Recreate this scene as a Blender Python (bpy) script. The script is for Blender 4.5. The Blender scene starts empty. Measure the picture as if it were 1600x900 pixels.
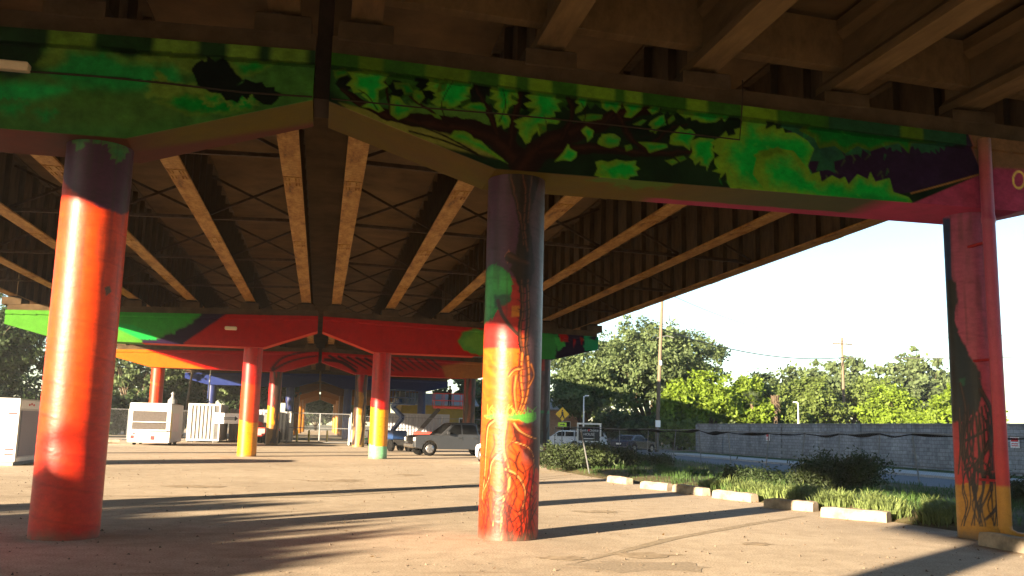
import bpy, bmesh, math, random
import numpy as np
from mathutils import Vector, Matrix

random.seed(7)
rng = np.random.default_rng(7)
SC = bpy.context.scene
COL = SC.collection

# ------------------------------------------------------------------ camera
FPX, YAW, PITCH, ROLL, EYE = 1436.2, 0.2002, 0.1519, 0.0251, 1.65
def cam_axes():
    w = np.array([math.sin(YAW)*math.cos(PITCH), math.cos(YAW)*math.cos(PITCH), math.sin(PITCH)])
    r = np.array([math.cos(YAW), -math.sin(YAW), 0.0])
    u = np.cross(r, w)
    return (r*math.cos(ROLL)+u*math.sin(ROLL), -r*math.sin(ROLL)+u*math.cos(ROLL), w)
CR, CU, CW = cam_axes()
cam_data = bpy.data.cameras.new('camera')
cam = bpy.data.objects.new('camera', cam_data)
COL.objects.link(cam)
cam.matrix_world = Matrix(((CR[0], CU[0], -CW[0], 0), (CR[1], CU[1], -CW[1], 0), (CR[2], CU[2], -CW[2], EYE), (0, 0, 0, 1)))
cam_data.sensor_width = 36.0
cam_data.lens = 36.0*FPX/1600.0
cam_data.clip_start = 0.1
cam_data.clip_end = 6000
SC.camera = cam

# ------------------------------------------------------------------ world, sun, exposure
SUN_EL = math.radians(11.2)
LIGHT = Vector((math.cos(math.radians(37.5)), math.sin(math.radians(37.5)), 0))     # the way the light travels over the ground
world = bpy.data.worlds.new('World')
SC.world = world
world.use_nodes = True
wn = world.node_tree.nodes
wl = world.node_tree.links
bg = wn['Background']
sky = wn.new('ShaderNodeTexSky')
sky.sky_type = 'NISHITA'
sky.sun_disc = False
sky.sun_elevation = SUN_EL
sky.sun_rotation = math.atan2(-LIGHT.x, -LIGHT.y)
sky.air_density = 1.0
sky.dust_density = 0.25
sky.ozone_density = 2.0
wl.new(sky.outputs['Color'], bg.inputs['Color'])
bg.inputs['Strength'].default_value = 0.05
sun_data = bpy.data.lights.new('sun', 'SUN')
sun_data.energy = 5.0
sun_data.angle = math.radians(0.55)
sun_data.color = (1.0, 0.80, 0.56)
sun = bpy.data.objects.new('sun', sun_data)
COL.objects.link(sun)
ldir = Vector((LIGHT.x*math.cos(SUN_EL), LIGHT.y*math.cos(SUN_EL), -math.sin(SUN_EL)))
sun.rotation_euler = ldir.to_track_quat('-Z', 'Y').to_euler()
SC.view_settings.view_transform = 'Standard'
SC.view_settings.look = 'None'
SC.view_settings.exposure = 2.82
SC.view_settings.gamma = 1.0
SC.view_settings.use_curve_mapping = False
SC.cycles.max_bounces = 10
SC.cycles.diffuse_bounces = 6
SC.cycles.sample_clamp_indirect = 8.0

# ------------------------------------------------------------------ helpers
def ray(px, py):
    return CR*(px-800)/FPX + CU*(450-py)/FPX + CW
def on_ground(px, py, z=0.0):
    d = ray(px, py); t = (z-EYE)/d[2]
    return np.array([d[0]*t, d[1]*t, z])
def on_plane(px, py, Y):
    d = ray(px, py); t = Y/d[1]
    return (d[0]*t, EYE+d[2]*t)
def on_column(px, py, cx, cy, r):
    """point of the photograph on a round column -> (arc length from the side that faces the camera, height)"""
    d = ray(px, py)
    a = d[0]**2+d[1]**2; b = -2*(d[0]*cx+d[1]*cy); c = cx*cx+cy*cy-r*r
    q = b*b-4*a*c
    t = (-b-math.sqrt(q))/(2*a) if q > 0 else -b/(2*a)
    x, y = d[0]*t-cx, d[1]*t-cy
    a0 = math.atan2(-cy, -cx)
    th = math.atan2(y, x)-a0
    th = (th+math.pi) % (2*math.pi)-math.pi
    return (th*r, EYE+d[2]*t)

def tag(o, label=None, cat=None, group=None, kind=None):
    if label: o['label'] = label
    if cat: o['category'] = cat
    if group: o['group'] = group
    if kind: o['kind'] = kind
    return o
def empty(name, loc=(0, 0, 0), rz=0.0, parent=None):
    o = bpy.data.objects.new(name, None)
    COL.objects.link(o)
    o.location = loc
    o.rotation_euler = (0, 0, rz)
    o.empty_display_size = 0.3
    if parent: o.parent = parent
    return o
def thing(name, label, cat, loc=(0, 0, 0), rz=0.0, group=None):
    return tag(empty(name, loc, rz), label, cat, group)
def link(name, mesh, parent=None, loc=None, rz=None):
    o = bpy.data.objects.new(name, mesh)
    COL.objects.link(o)
    if parent: o.parent = parent
    if loc is not None: o.location = loc
    if rz is not None: o.rotation_euler = (0, 0, rz)
    return o
def copy_tree(o, parent=None):
    c = o.copy()
    COL.objects.link(c)
    c.parent = parent
    for ch in list(o.children): copy_tree(ch, c)
    return c

class MB:
    """collects boxes, bars, tubes and prisms; build() links them as one mesh object"""
    def __init__(s): s.v = []; s.f = []; s.sm = []
    def add(s, vs, fs, smooth=False):
        n = len(s.v)
        s.v += [tuple(map(float, v)) for v in vs]
        s.f += [tuple(i+n for i in f) for f in fs]
        s.sm += [smooth]*len(fs)
        return s
    def box(s, x0, x1, y0, y1, z0, z1):
        return s.add([(x0,y0,z0),(x1,y0,z0),(x1,y1,z0),(x0,y1,z0),(x0,y0,z1),(x1,y0,z1),(x1,y1,z1),(x0,y1,z1)],
              [(0,3,2,1),(4,5,6,7),(0,1,5,4),(1,2,6,5),(2,3,7,6),(3,0,4,7)])
    def cbox(s, c, d): return s.box(c[0]-d[0]/2, c[0]+d[0]/2, c[1]-d[1]/2, c[1]+d[1]/2, c[2]-d[2]/2, c[2]+d[2]/2)
    def chbox(s, x0, x1, y0, y1, z0, z1, c=0.02):
        vs = []; 
        for z, k in ((z0, c), (z0+c, 0), (z1-c, 0), (z1, c)):
            vs += [(x0+k+c*(k==0)*0, y0+k, z), (x1-k, y0+k, z), (x1-k, y1-k, z), (x0+k, y1-k, z)]
        fs = [(3,2,1,0), (12,13,14,15)]
        for r in range(3):
            for i in range(4):
                a = r*4+i; b = r*4+(i+1) % 4
                fs.append((a, b, b+4, a+4))
        return s.add(vs, fs)
    def bar(s, a, b, w, h=None, up=(0, 0, 1)):
        h = h or w
        a, b = Vector(a), Vector(b); d = (b-a).normalized(); u = Vector(up)
        if abs(d.dot(u)) > .98: u = Vector((1, 0, 0))
        r = d.cross(u).normalized()*w/2; u = r.cross(d).normalized()*h/2
        vs = [p+q for p in (a, b) for q in (-r-u, r-u, r+u, -r+u)]
        return s.add(vs, [(3,2,1,0),(4,5,6,7),(0,1,5,4),(1,2,6,5),(2,3,7,6),(3,0,4,7)])
    def tube(s, pts, rad, n=8, caps=True, smooth=True):
        pts = [Vector(p) for p in pts]
        if not hasattr(rad, '__len__'): rad = [rad]*len(pts)
        vs = []; fs = []
        ref = None
        for i, p in enumerate(pts):
            d = (pts[min(i+1, len(pts)-1)]-pts[max(i-1, 0)]).normalized()
            if ref is None: ref = Vector((0, 0, 1)) if abs(d.z) < .9 else Vector((1, 0, 0))
            r = d.cross(ref).normalized(); u = r.cross(d).normalized(); ref = u
            for k in range(n):
                t = 2*math.pi*k/n
                vs.append(p+(r*math.cos(t)+u*math.sin(t))*rad[i])
        for i in range(len(pts)-1):
            for k in range(n):
                a = i*n+k; b = i*n+(k+1) % n
                fs.append((a, b, b+n, a+n))
        s.add(vs, fs, smooth)
        if caps:
            m = len(pts)-1
            s.add(vs[:n], [tuple(range(n))[::-1]]); s.add(vs[m*n:], [tuple(range(n))])
        return s
    def lathe(s, prof, c=(0, 0, 0), axis='z', n=20, smooth=True):
        vs = []; fs = []
        for r, z in prof:
            for k in range(n):
                t = 2*math.pi*k/n
                p = (r*math.cos(t), r*math.sin(t), z)
                if axis == 'y': p = (p[0], p[2], p[1])
                if axis == 'x': p = (p[2], p[0], p[1])
                vs.append((p[0]+c[0], p[1]+c[1], p[2]+c[2]))
        for i in range(len(prof)-1):
            for k in range(n):
                a = i*n+k; b = i*n+(k+1) % n
                fs.append((a, b, b+n, a+n))
        s.add(vs, fs, smooth)
        s.add(vs[:n], [tuple(range(n))[::-1]]); s.add(vs[-n:], [tuple(range(n))])
        return s
    def prism(s, poly, y0, y1, axis='y'):
        n = len(poly)
        def q(a, b, t): return (a, t, b) if axis == 'y' else ((t, a, b) if axis == 'x' else (a, b, t))
        vs = [q(a, b, y0) for a, b in poly]+[q(a, b, y1) for a, b in poly]
        fs = [tuple(range(n)), tuple(range(2*n-1, n-1, -1))]+[(i, i+n, (i+1) % n+n, (i+1) % n) for i in range(n)]
        return s.add(vs, fs)
    def mesh(s, name, mat):
        me = bpy.data.meshes.new(name)
        me.from_pydata(s.v, [], s.f)
        me.polygons.foreach_set('use_smooth', s.sm)
        if mat: me.materials.append(M[mat] if isinstance(mat, str) else mat)
        bm = bmesh.new(); bm.from_mesh(me)
        bmesh.ops.recalc_face_normals(bm, faces=bm.faces)
        bm.to_mesh(me); bm.free()
        me.update()
        return me
    def build(s, name, mat, parent=None, loc=None, rz=None):
        return link(name, s.mesh(name, mat), parent, loc, rz)

def np_mesh(name, verts, quads, mat, colors=None, smooth=False):
    me = bpy.data.meshes.new(name)
    k = quads.shape[1]
    me.vertices.add(len(verts)); me.vertices.foreach_set('co', np.asarray(verts, np.float32).ravel())
    me.loops.add(quads.size); me.loops.foreach_set('vertex_index', quads.astype(np.int32).ravel())
    me.polygons.add(len(quads))
    me.polygons.foreach_set('loop_start', np.arange(0, quads.size, k, dtype=np.int32))
    me.polygons.foreach_set('loop_total', np.full(len(quads), k, np.int32))
    me.polygons.foreach_set('use_smooth', np.full(len(quads), smooth))
    me.update(calc_edges=True)
    if colors is not None:
        at = me.color_attributes.new('paint', 'FLOAT_COLOR', 'POINT')
        c4 = np.ones((len(verts), 4), np.float32); c4[:, :3] = colors
        at.data.foreach_set('color', c4.ravel())
    me.materials.append(M[mat])
    me.validate()
    return me

# ------------------------------------------------------------------ materials
M = {}
def base_mat(name):
    m = bpy.data.materials.new(name); m.use_nodes = True
    M[name] = m
    return m, m.node_tree.nodes, m.node_tree.links, m.node_tree.nodes['Principled BSDF']
def noise(n, l, scale, detail=4, rough=.6, vec=None, stretch=None):
    t = n.new('ShaderNodeTexNoise'); t.inputs['Scale'].default_value = scale
    t.inputs['Detail'].default_value = detail; t.inputs['Roughness'].default_value = rough
    if stretch is not None:
        mp = n.new('ShaderNodeMapping'); mp.inputs['Scale'].default_value = stretch
        tc = n.new('ShaderNodeTexCoord'); l.new(tc.outputs['Object'], mp.inputs['Vector'])
        l.new(mp.outputs['Vector'], t.inputs['Vector'])
    else:
        tc = n.new('ShaderNodeTexCoord'); l.new(tc.outputs['Object'], t.inputs['Vector'])
    return t
def ramp(n, l, src, stops):
    r = n.new('ShaderNodeValToRGB')
    e = r.color_ramp.elements
    while len(e) < len(stops): e.new(.5)
    for i, (p, c) in enumerate(stops): e[i].position = p; e[i].color = (*c, 1)
    l.new(src, r.inputs['Fac'])
    return r
def mixc(n, l, fac, a, b, mode='MIX'):
    x = n.new('ShaderNodeMix'); x.data_type = 'RGBA'; x.blend_type = mode
    for key, v in ((0, fac), (6, a), (7, b)):
        if hasattr(v, 'is_linked') or hasattr(v, 'links'): l.new(v, x.inputs[key])
        else: x.inputs[key].default_value = v if key == 0 else (*v, 1)
    return x.outputs[2]
def bump(n, l, p, src, strength, dist=.02):
    b = n.new('ShaderNodeBump'); b.inputs['Strength'].default_value = strength; b.inputs['Distance'].default_value = dist
    l.new(src, b.inputs['Height']); l.new(b.outputs['Normal'], p.inputs['Normal'])
def simple(name, c, rough=.6, var=.15, scale=6, metal=0, bumps=0, spec=None, detail=5, stretch=None, emit=None):
    m, n, l, p = base_mat(name)
    t = noise(n, l, scale, detail, .65, stretch=stretch)
    lo = tuple(max(0, x*(1-var)) for x in c); hi = tuple(min(1, x*(1+var)) for x in c)
    r = ramp(n, l, t.outputs['Fac'], [(.3, lo), (.7, hi)])
    l.new(r.outputs['Color'], p.inputs['Base Color'])
    p.inputs['Roughness'].default_value = rough; p.inputs['Metallic'].default_value = metal
    p.inputs['Specular IOR Level'].default_value = spec if spec is not None else (.08 if rough >= .75 else .5)
    if bumps: bump(n, l, p, t.outputs['Fac'], bumps)
    return m
# painted mural concrete: the paint colours sit in the colour attribute of the mesh, the concrete grain is nodes
def mural(name, rough, spec):
    m, n, l, p = base_mat(name)
    a = n.new('ShaderNodeAttribute'); a.attribute_name = 'paint'
    t1 = noise(n, l, 3.0, 6, .7); t2 = noise(n, l, 45, 3, .6)
    r1 = ramp(n, l, t1.outputs['Fac'], [(.3, (.80, .80, .80)), (.7, (1.08, 1.08, 1.08))])
    r2 = ramp(n, l, t2.outputs['Fac'], [(.3, (.86, .86, .86)), (.65, (1.04, 1.04, 1.04))])
    c = mixc(n, l, 1.0, a.outputs['Color'], r1.outputs['Color'], 'MULTIPLY')
    c = mixc(n, l, 1.0, c, r2.outputs['Color'], 'MULTIPLY')
    # worn spots where grey primer shows
    t3 = noise(n, l, 7, 8, .75)
    w = ramp(n, l, t3.outputs['Fac'], [(.70, (0, 0, 0)), (.74, (1, 1, 1))])
    c = mixc(n, l, w.outputs['Color'], c, (.10, .085, .075))
    l.new(c, p.inputs['Base Color'])
    rr = n.new('ShaderNodeMapRange'); rr.inputs['To Min'].default_value = rough-.08; rr.inputs['To Max'].default_value = rough+.14
    l.new(t1.outputs['Fac'], rr.inputs['Value']); l.new(rr.outputs['Result'], p.inputs['Roughness'])
    p.inputs['Specular IOR Level'].default_value = spec
    t4 = noise(n, l, 14, 5, .6, stretch=(1, 1, 1.8))
    bump(n, l, p, t4.outputs['Fac'], .25, .012)
mural('mural_column', .40, .30)
mural('mural_cap', .65, .03)
def steel():
    m, n, l, p = base_mat('girder_steel')
    t = noise(n, l, 1.0, 6, .7, stretch=(3.5, .9, 3.5)); t2 = noise(n, l, 9, 6, .7)
    r = ramp(n, l, t.outputs['Fac'], [(.30, (.075, .032, .007)), (.45, (.21, .10, .022)), (.62, (.29, .165, .048)), (.8, (.15, .07, .015))])
    r2 = ramp(n, l, t2.outputs['Fac'], [(.32, (.6, .52, .45)), (.55, (1, 1, 1))])
    c = mixc(n, l, 1.0, r.outputs['Color'], r2.outputs['Color'], 'MULTIPLY')
    l.new(c, p.inputs['Base Color']); p.inputs['Roughness'].default_value = .7; p.inputs['Specular IOR Level'].default_value = .1
    bump(n, l, p, t2.outputs['Fac'], .2)
steel()
simple('bracing_steel', (.045, .028, .017), .75, .4, 5)
simple('web_steel', (.055, .034, .016), .75, .4, 2.2, stretch=(2, 2, .6), bumps=.1)  # girder steel darkened, as webs catch less ground light than flanges
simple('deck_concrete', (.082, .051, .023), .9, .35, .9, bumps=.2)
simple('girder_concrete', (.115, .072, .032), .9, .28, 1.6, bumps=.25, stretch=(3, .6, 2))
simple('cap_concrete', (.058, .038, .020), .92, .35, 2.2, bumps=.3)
simple('stop_concrete', (.25, .205, .155), .95, .45, 4, bumps=.7)
simple('bearing_dark', (.02, .018, .015), .8, .3)
def lot():
    m, n, l, p = base_mat('lot_asphalt')
    t1 = noise(n, l, .22, 6, .65); t2 = noise(n, l, 2.2, 8, .75); t3 = noise(n, l, 38, 4, .7)
    t5 = noise(n, l, .9, 6, .7, stretch=(.25, 1.6, 1))
    r1 = ramp(n, l, t1.outputs['Fac'], [(.28, (.33, .265, .190)), (.5, (.43, .35, .255)), (.72, (.50, .415, .31))])
    r2 = ramp(n, l, t2.outputs['Fac'], [(.30, (.78, .76, .74)), (.6, (1.06, 1.06, 1.06))])
    r3 = ramp(n, l, t3.outputs['Fac'], [(.30, (.46, .43, .40)), (.52, (1, 1, 1)), (.72, (1.34, 1.32, 1.28))])
    c = mixc(n, l, 1.0, r1.outputs['Color'], r2.outputs['Color'], 'MULTIPLY')
    c = mixc(n, l, 1.0, c, r3.outputs['Color'], 'MULTIPLY')
    r5 = ramp(n, l, t5.outputs['Fac'], [(.60, (1, 1, 1)), (.72, (.72, .66, .6))])
    c = mixc(n, l, 1.0, c, r5.outputs['Color'], 'MULTIPLY')
    t6 = noise(n, l, .55, 3, .5)
    r6 = ramp(n, l, t6.outputs['Fac'], [(.66, (1, 1, 1)), (.71, (.62, .55, .50)), (.78, (.5, .43, .38))])
    c = mixc(n, l, .8, c, r6.outputs['Color'], 'MULTIPLY')
    v = n.new('ShaderNodeTexVoronoi'); v.feature = 'DISTANCE_TO_EDGE'; v.inputs['Scale'].default_value = .28
    tc = n.new('ShaderNodeTexCoord')
    nz = noise(n, l, 1.5, 6, .7)
    av = n.new('ShaderNodeVectorMath'); av.operation = 'MULTIPLY_ADD'; av.inputs[1].default_value = (.9, .9, 0)
    l.new(nz.outputs['Color'], av.inputs[0]); l.new(tc.outputs['Object'], av.inputs[2]); l.new(av.outputs[0], v.inputs['Vector'])
    rc = ramp(n, l, v.outputs['Distance'], [(.0, (.5, .46, .42)), (.010, (1, 1, 1))])
    c = mixc(n, l, .22, c, rc.outputs['Color'], 'MULTIPLY')
    l.new(c, p.inputs['Base Color']); p.inputs['Roughness'].default_value = .95; p.inputs['Specular IOR Level'].default_value = .25
    b1 = n.new('ShaderNodeMath'); b1.operation = 'MULTIPLY_ADD'; b1.inputs[1].default_value = .6
    l.new(t3.outputs['Fac'], b1.inputs[0]); l.new(t2.outputs['Fac'], b1.inputs[2])
    bump(n, l, p, b1.outputs[0], .35, .012)
lot()
simple('road_asphalt', (.15, .155, .165), .9, .2, 5, bumps=.2)
simple('sidewalk_concrete', (.42, .41, .39), .9, .15, 3)
simple('ground_soil', (.11, .10, .055), .95, .4, .8, bumps=.3)
simple('verge_soil', (.10, .085, .045), .95, .45, 3, bumps=.5)
def blockwall():
    m, n, l, p = base_mat('wall_block')
    tc = n.new('ShaderNodeTexCoord'); mp = n.new('ShaderNodeMapping'); mp.inputs['Rotation'].default_value = (math.pi/2, 0, math.pi/2)
    sx = n.new('ShaderNodeSeparateXYZ'); cx_ = n.new('ShaderNodeCombineXYZ')
    l.new(tc.outputs['Object'], sx.inputs[0]); l.new(sx.outputs['Y'], cx_.inputs['X']); l.new(sx.outputs['Z'], cx_.inputs['Y'])
    b = n.new('ShaderNodeTexBrick'); b.inputs['Scale'].default_value = 1.0; b.inputs['Brick Width'].default_value = .42; b.inputs['Row Height'].default_value = .2
    b.inputs['Mortar Size'].default_value = .012; b.inputs['Color1'].default_value = (.22, .235, .255, 1); b.inputs['Color2'].default_value = (.31, .33, .35, 1); b.inputs['Mortar'].default_value = (.14, .148, .155, 1)
    l.new(cx_.outputs[0], b.inputs['Vector'])
    t = noise(n, l, .35, 5, .7, stretch=(1, 1.6, .5)); t2 = noise(n, l, 5, 5, .7)
    r1 = ramp(n, l, t.outputs['Fac'], [(.3, (.6, .6, .6)), (.7, (1.3, 1.3, 1.3))]); r2 = ramp(n, l, t2.outputs['Fac'], [(.3, (.75, .75, .75)), (.7, (1.2, 1.2, 1.2))])
    c = mixc(n, l, 1.0, b.outputs['Color'], r1.outputs['Color'], 'MULTIPLY'); c = mixc(n, l, 1.0, c, r2.outputs['Color'], 'MULTIPLY')
    l.new(c, p.inputs['Base Color']); p.inputs['Roughness'].default_value = .9; p.inputs['Specular IOR Level'].default_value = .1
    bump(n, l, p, b.outputs['Fac'], -.5, .02)
blockwall()
simple('screen_fabric', (.012, .012, .013), .9, .4, 4)
simple('galvanised', (.20, .205, .21), .6, .25, 10, metal=.4)
simple('post_dark', (.075, .078, .08), .7, .3, 10)
simple('white_paint', (.55, .545, .53), .5, .06, 3)
simple('white_metal', (.76, .76, .74), .45, .06, 4)
simple('pink_panel', (.62, .50, .52), .5, .1, 4)
simple('shutter_grey', (.20, .21, .27), .5, .12, 8)
simple('dark_opening', (.045, .035, .03), .6, .3, 8)
simple('red_mark', (.60, .02, .02), .5, .1)
simple('yellow_mark', (.72, .55, .05), .5, .1)
simple('container_white', (.42, .42, .40), .6, .12, 2)
simple('container_groove_shade', (.10, .10, .10), .8, .2, 3)  # shadow between the white ribs, put into the shell colour
simple('shed_yellow', (.33, .21, .015), .7, .15, 2)
simple('container_grey', (.34, .35, .38), .55, .1, 2)
simple('banner_white', (.8, .8, .78), .6, .04)
simple('ink_black', (.012, .012, .014), .6, .1)
simple('tyre_rubber', (.008, .008, .008), .85, .3, 20)
simple('rim_metal', (.30, .30, .31), .35, .15, 10, metal=.8)
simple('silver_paint', (.060, .063, .069), .32, .05, 3, metal=.55)
simple('navy_paint', (.012, .018, .045), .22, .1, 3)
simple('car_white_paint', (.75, .76, .77), .25, .03, 3)
simple('car_grey_paint', (.22, .23, .25), .28, .05, 3, metal=.3)
simple('glass_dark', (.004, .0045, .005), .18, .1, spec=.09)
simple('lamp_red', (.55, .012, .01), .25, .05)
simple('lamp_clear', (.70, .68, .62), .2, .05)
simple('chrome', (.55, .55, .55), .2, .05, 4, metal=1)
simple('lift_blue', (.010, .035, .11), .45, .1)
simple('lift_red', (.50, .045, .03), .5, .1)
simple('machine_dark', (.03, .028, .026), .6, .2)
simple('wood_pole', (.135, .105, .075), .9, .25, 6, stretch=(4, 4, .4), bumps=.3)
simple('wire_black', (.03, .03, .03), .6, .1)
simple('sign_yellow', (.85, .48, .01), .4, .05)
simple('sign_lime', (.50, .75, .03), .4, .05)
simple('sign_green', (.10, .35, .12), .5, .1)
simple('brick_wall', (.42, .27, .19), .9, .2, 4)
simple('roof_grey', (.28, .27, .26), .9, .2, 4)
simple('clothes_dark', (.03, .025, .03), .9, .3, 8)
simple('skin_tone', (.20, .10, .06), .6, .1)
simple('bracket_red', (.22, .015, .02), .8, .1)
simple('pipe_dark', (.03, .02, .014), .85, .2)
simple('lamp_beige', (.55, .45, .32), .5, .05)
simple('bark', (.10, .075, .05), .95, .35, 6, stretch=(3, 3, .6), bumps=.5)
def leaf(name, c, trans=.25, var=.5):
    m, n, l, p = base_mat(name)
    t = noise(n, l, .9, 4, .6); t2 = noise(n, l, 7, 2, .6)
    lo = tuple(x*(1-var) for x in c); hi = tuple(x*(1+var*.7) for x in c)
    r = ramp(n, l, t.outputs['Fac'], [(.3, lo), (.7, hi)])
    r2 = ramp(n, l, t2.outputs['Fac'], [(.3, (.7, .75, .7)), (.7, (1.2, 1.15, 1.0))])
    cc = mixc(n, l, 1.0, r.outputs['Color'], r2.outputs['Color'], 'MULTIPLY')
    l.new(cc, p.inputs['Base Color']); p.inputs['Roughness'].default_value = .65; p.inputs['Specular IOR Level'].default_value = .3
    tr = n.new('ShaderNodeBsdfTranslucent'); l.new(cc, tr.inputs['Color'])
    mx = n.new('ShaderNodeMixShader'); mx.inputs[0].default_value = trans
    l.new(p.outputs[0], mx.inputs[1]); l.new(tr.outputs[0], mx.inputs[2])
    l.new(mx.outputs[0], n['Material Output'].inputs['Surface'])
leaf('oak_leaf', (.110, .155, .065), .42)
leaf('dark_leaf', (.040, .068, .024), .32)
leaf('yellow_leaf', (.155, .235, .022), .42, .55)
leaf('mid_leaf', (.120, .170, .040), .42)
leaf('palm_leaf', (.075, .105, .050))
leaf('shrub_leaf', (.040, .060, .022))
leaf('grass_blade', (.062, .125, .030), .35, .6)
leaf('liriope_blade', (.19, .25, .09), .35, .6)

# ------------------------------------------------------------------ mural painter
def lin(r, g, b):
    f = lambda c: (c/255/12.92) if c/255 <= .04045 else ((c/255+.055)/1.055)**2.4
    return np.array([f(r), f(g), f(b)])
def vnoise(x, y, s, seed=0):
    x = np.asarray(x)/s+seed*17.3; y = np.asarray(y)/s+seed*9.1
    xi = np.floor(x).astype(np.int64); yi = np.floor(y).astype(np.int64); fx = x-xi; fy = y-yi
    fx = fx*fx*(3-2*fx); fy = fy*fy*(3-2*fy)
    def h(a, b):
        k = (a*374761393+b*668265263+seed*974711) & 0xffffffff
        k = ((k ^ (k >> 13))*1274126177) & 0xffffffff
        return ((k ^ (k >> 16)) & 0xffff)/65535.0
    return (h(xi, yi)*(1-fx)+h(xi+1, yi)*fx)*(1-fy)+(h(xi, yi+1)*(1-fx)+h(xi+1, yi+1)*fx)*fy
def fbm(x, y, s, seed=0): return .5*vnoise(x, y, s, seed)+.3*vnoise(x, y, s/2.1, seed+1)+.2*vnoise(x, y, s/4.3, seed+2)
def seg_dist(X, Y, a, b):
    d = (b[0]-a[0], b[1]-a[1]); L = d[0]**2+d[1]**2+1e-12
    t = np.clip(((X-a[0])*d[0]+(Y-a[1])*d[1])/L, 0, 1)
    return np.hypot(X-a[0]-t*d[0], Y-a[1]-t*d[1]), t
def sdf(X, Y, P):
    """negative inside"""
    dm = np.full(X.shape, 1e9); ins = np.zeros(X.shape, bool)
    n = len(P)
    for i in range(n):
        a, b = P[i], P[(i+1) % n]
        dm = np.minimum(dm, seg_dist(X, Y, a, b)[0])
        if a[1] != b[1]:
            c = ((a[1] > Y) != (b[1] > Y)) & (X < (b[0]-a[0])*(Y-a[1])/(b[1]-a[1])+a[0])
            ins ^= c
    return np.where(ins, -dm, dm)
def serrate(P, amp, step):
    out = []; n = len(P); k = 0
    area = sum(P[i][0]*P[(i+1) % n][1]-P[(i+1) % n][0]*P[i][1] for i in range(n))
    sg = 1 if area > 0 else -1
    for i in range(n):
        a = np.array(P[i]); b = np.array(P[(i+1) % n]); L = np.hypot(*(b-a)); m = max(1, int(L/step))
        nr = np.array([b[1]-a[1], a[0]-b[0]])/(L+1e-9)*sg
        dirv = (b-a)/(L+1e-9)
        for j in range(m):
            p = a+(b-a)*j/m
            out.append(tuple(p-nr*amp*.25))
            out.append(tuple(a+(b-a)*(j+.5)/m+nr*amp*rng.uniform(.4, 1.15)+dirv*step*.35*rng.uniform(-1, 1)))
    return out
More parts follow.
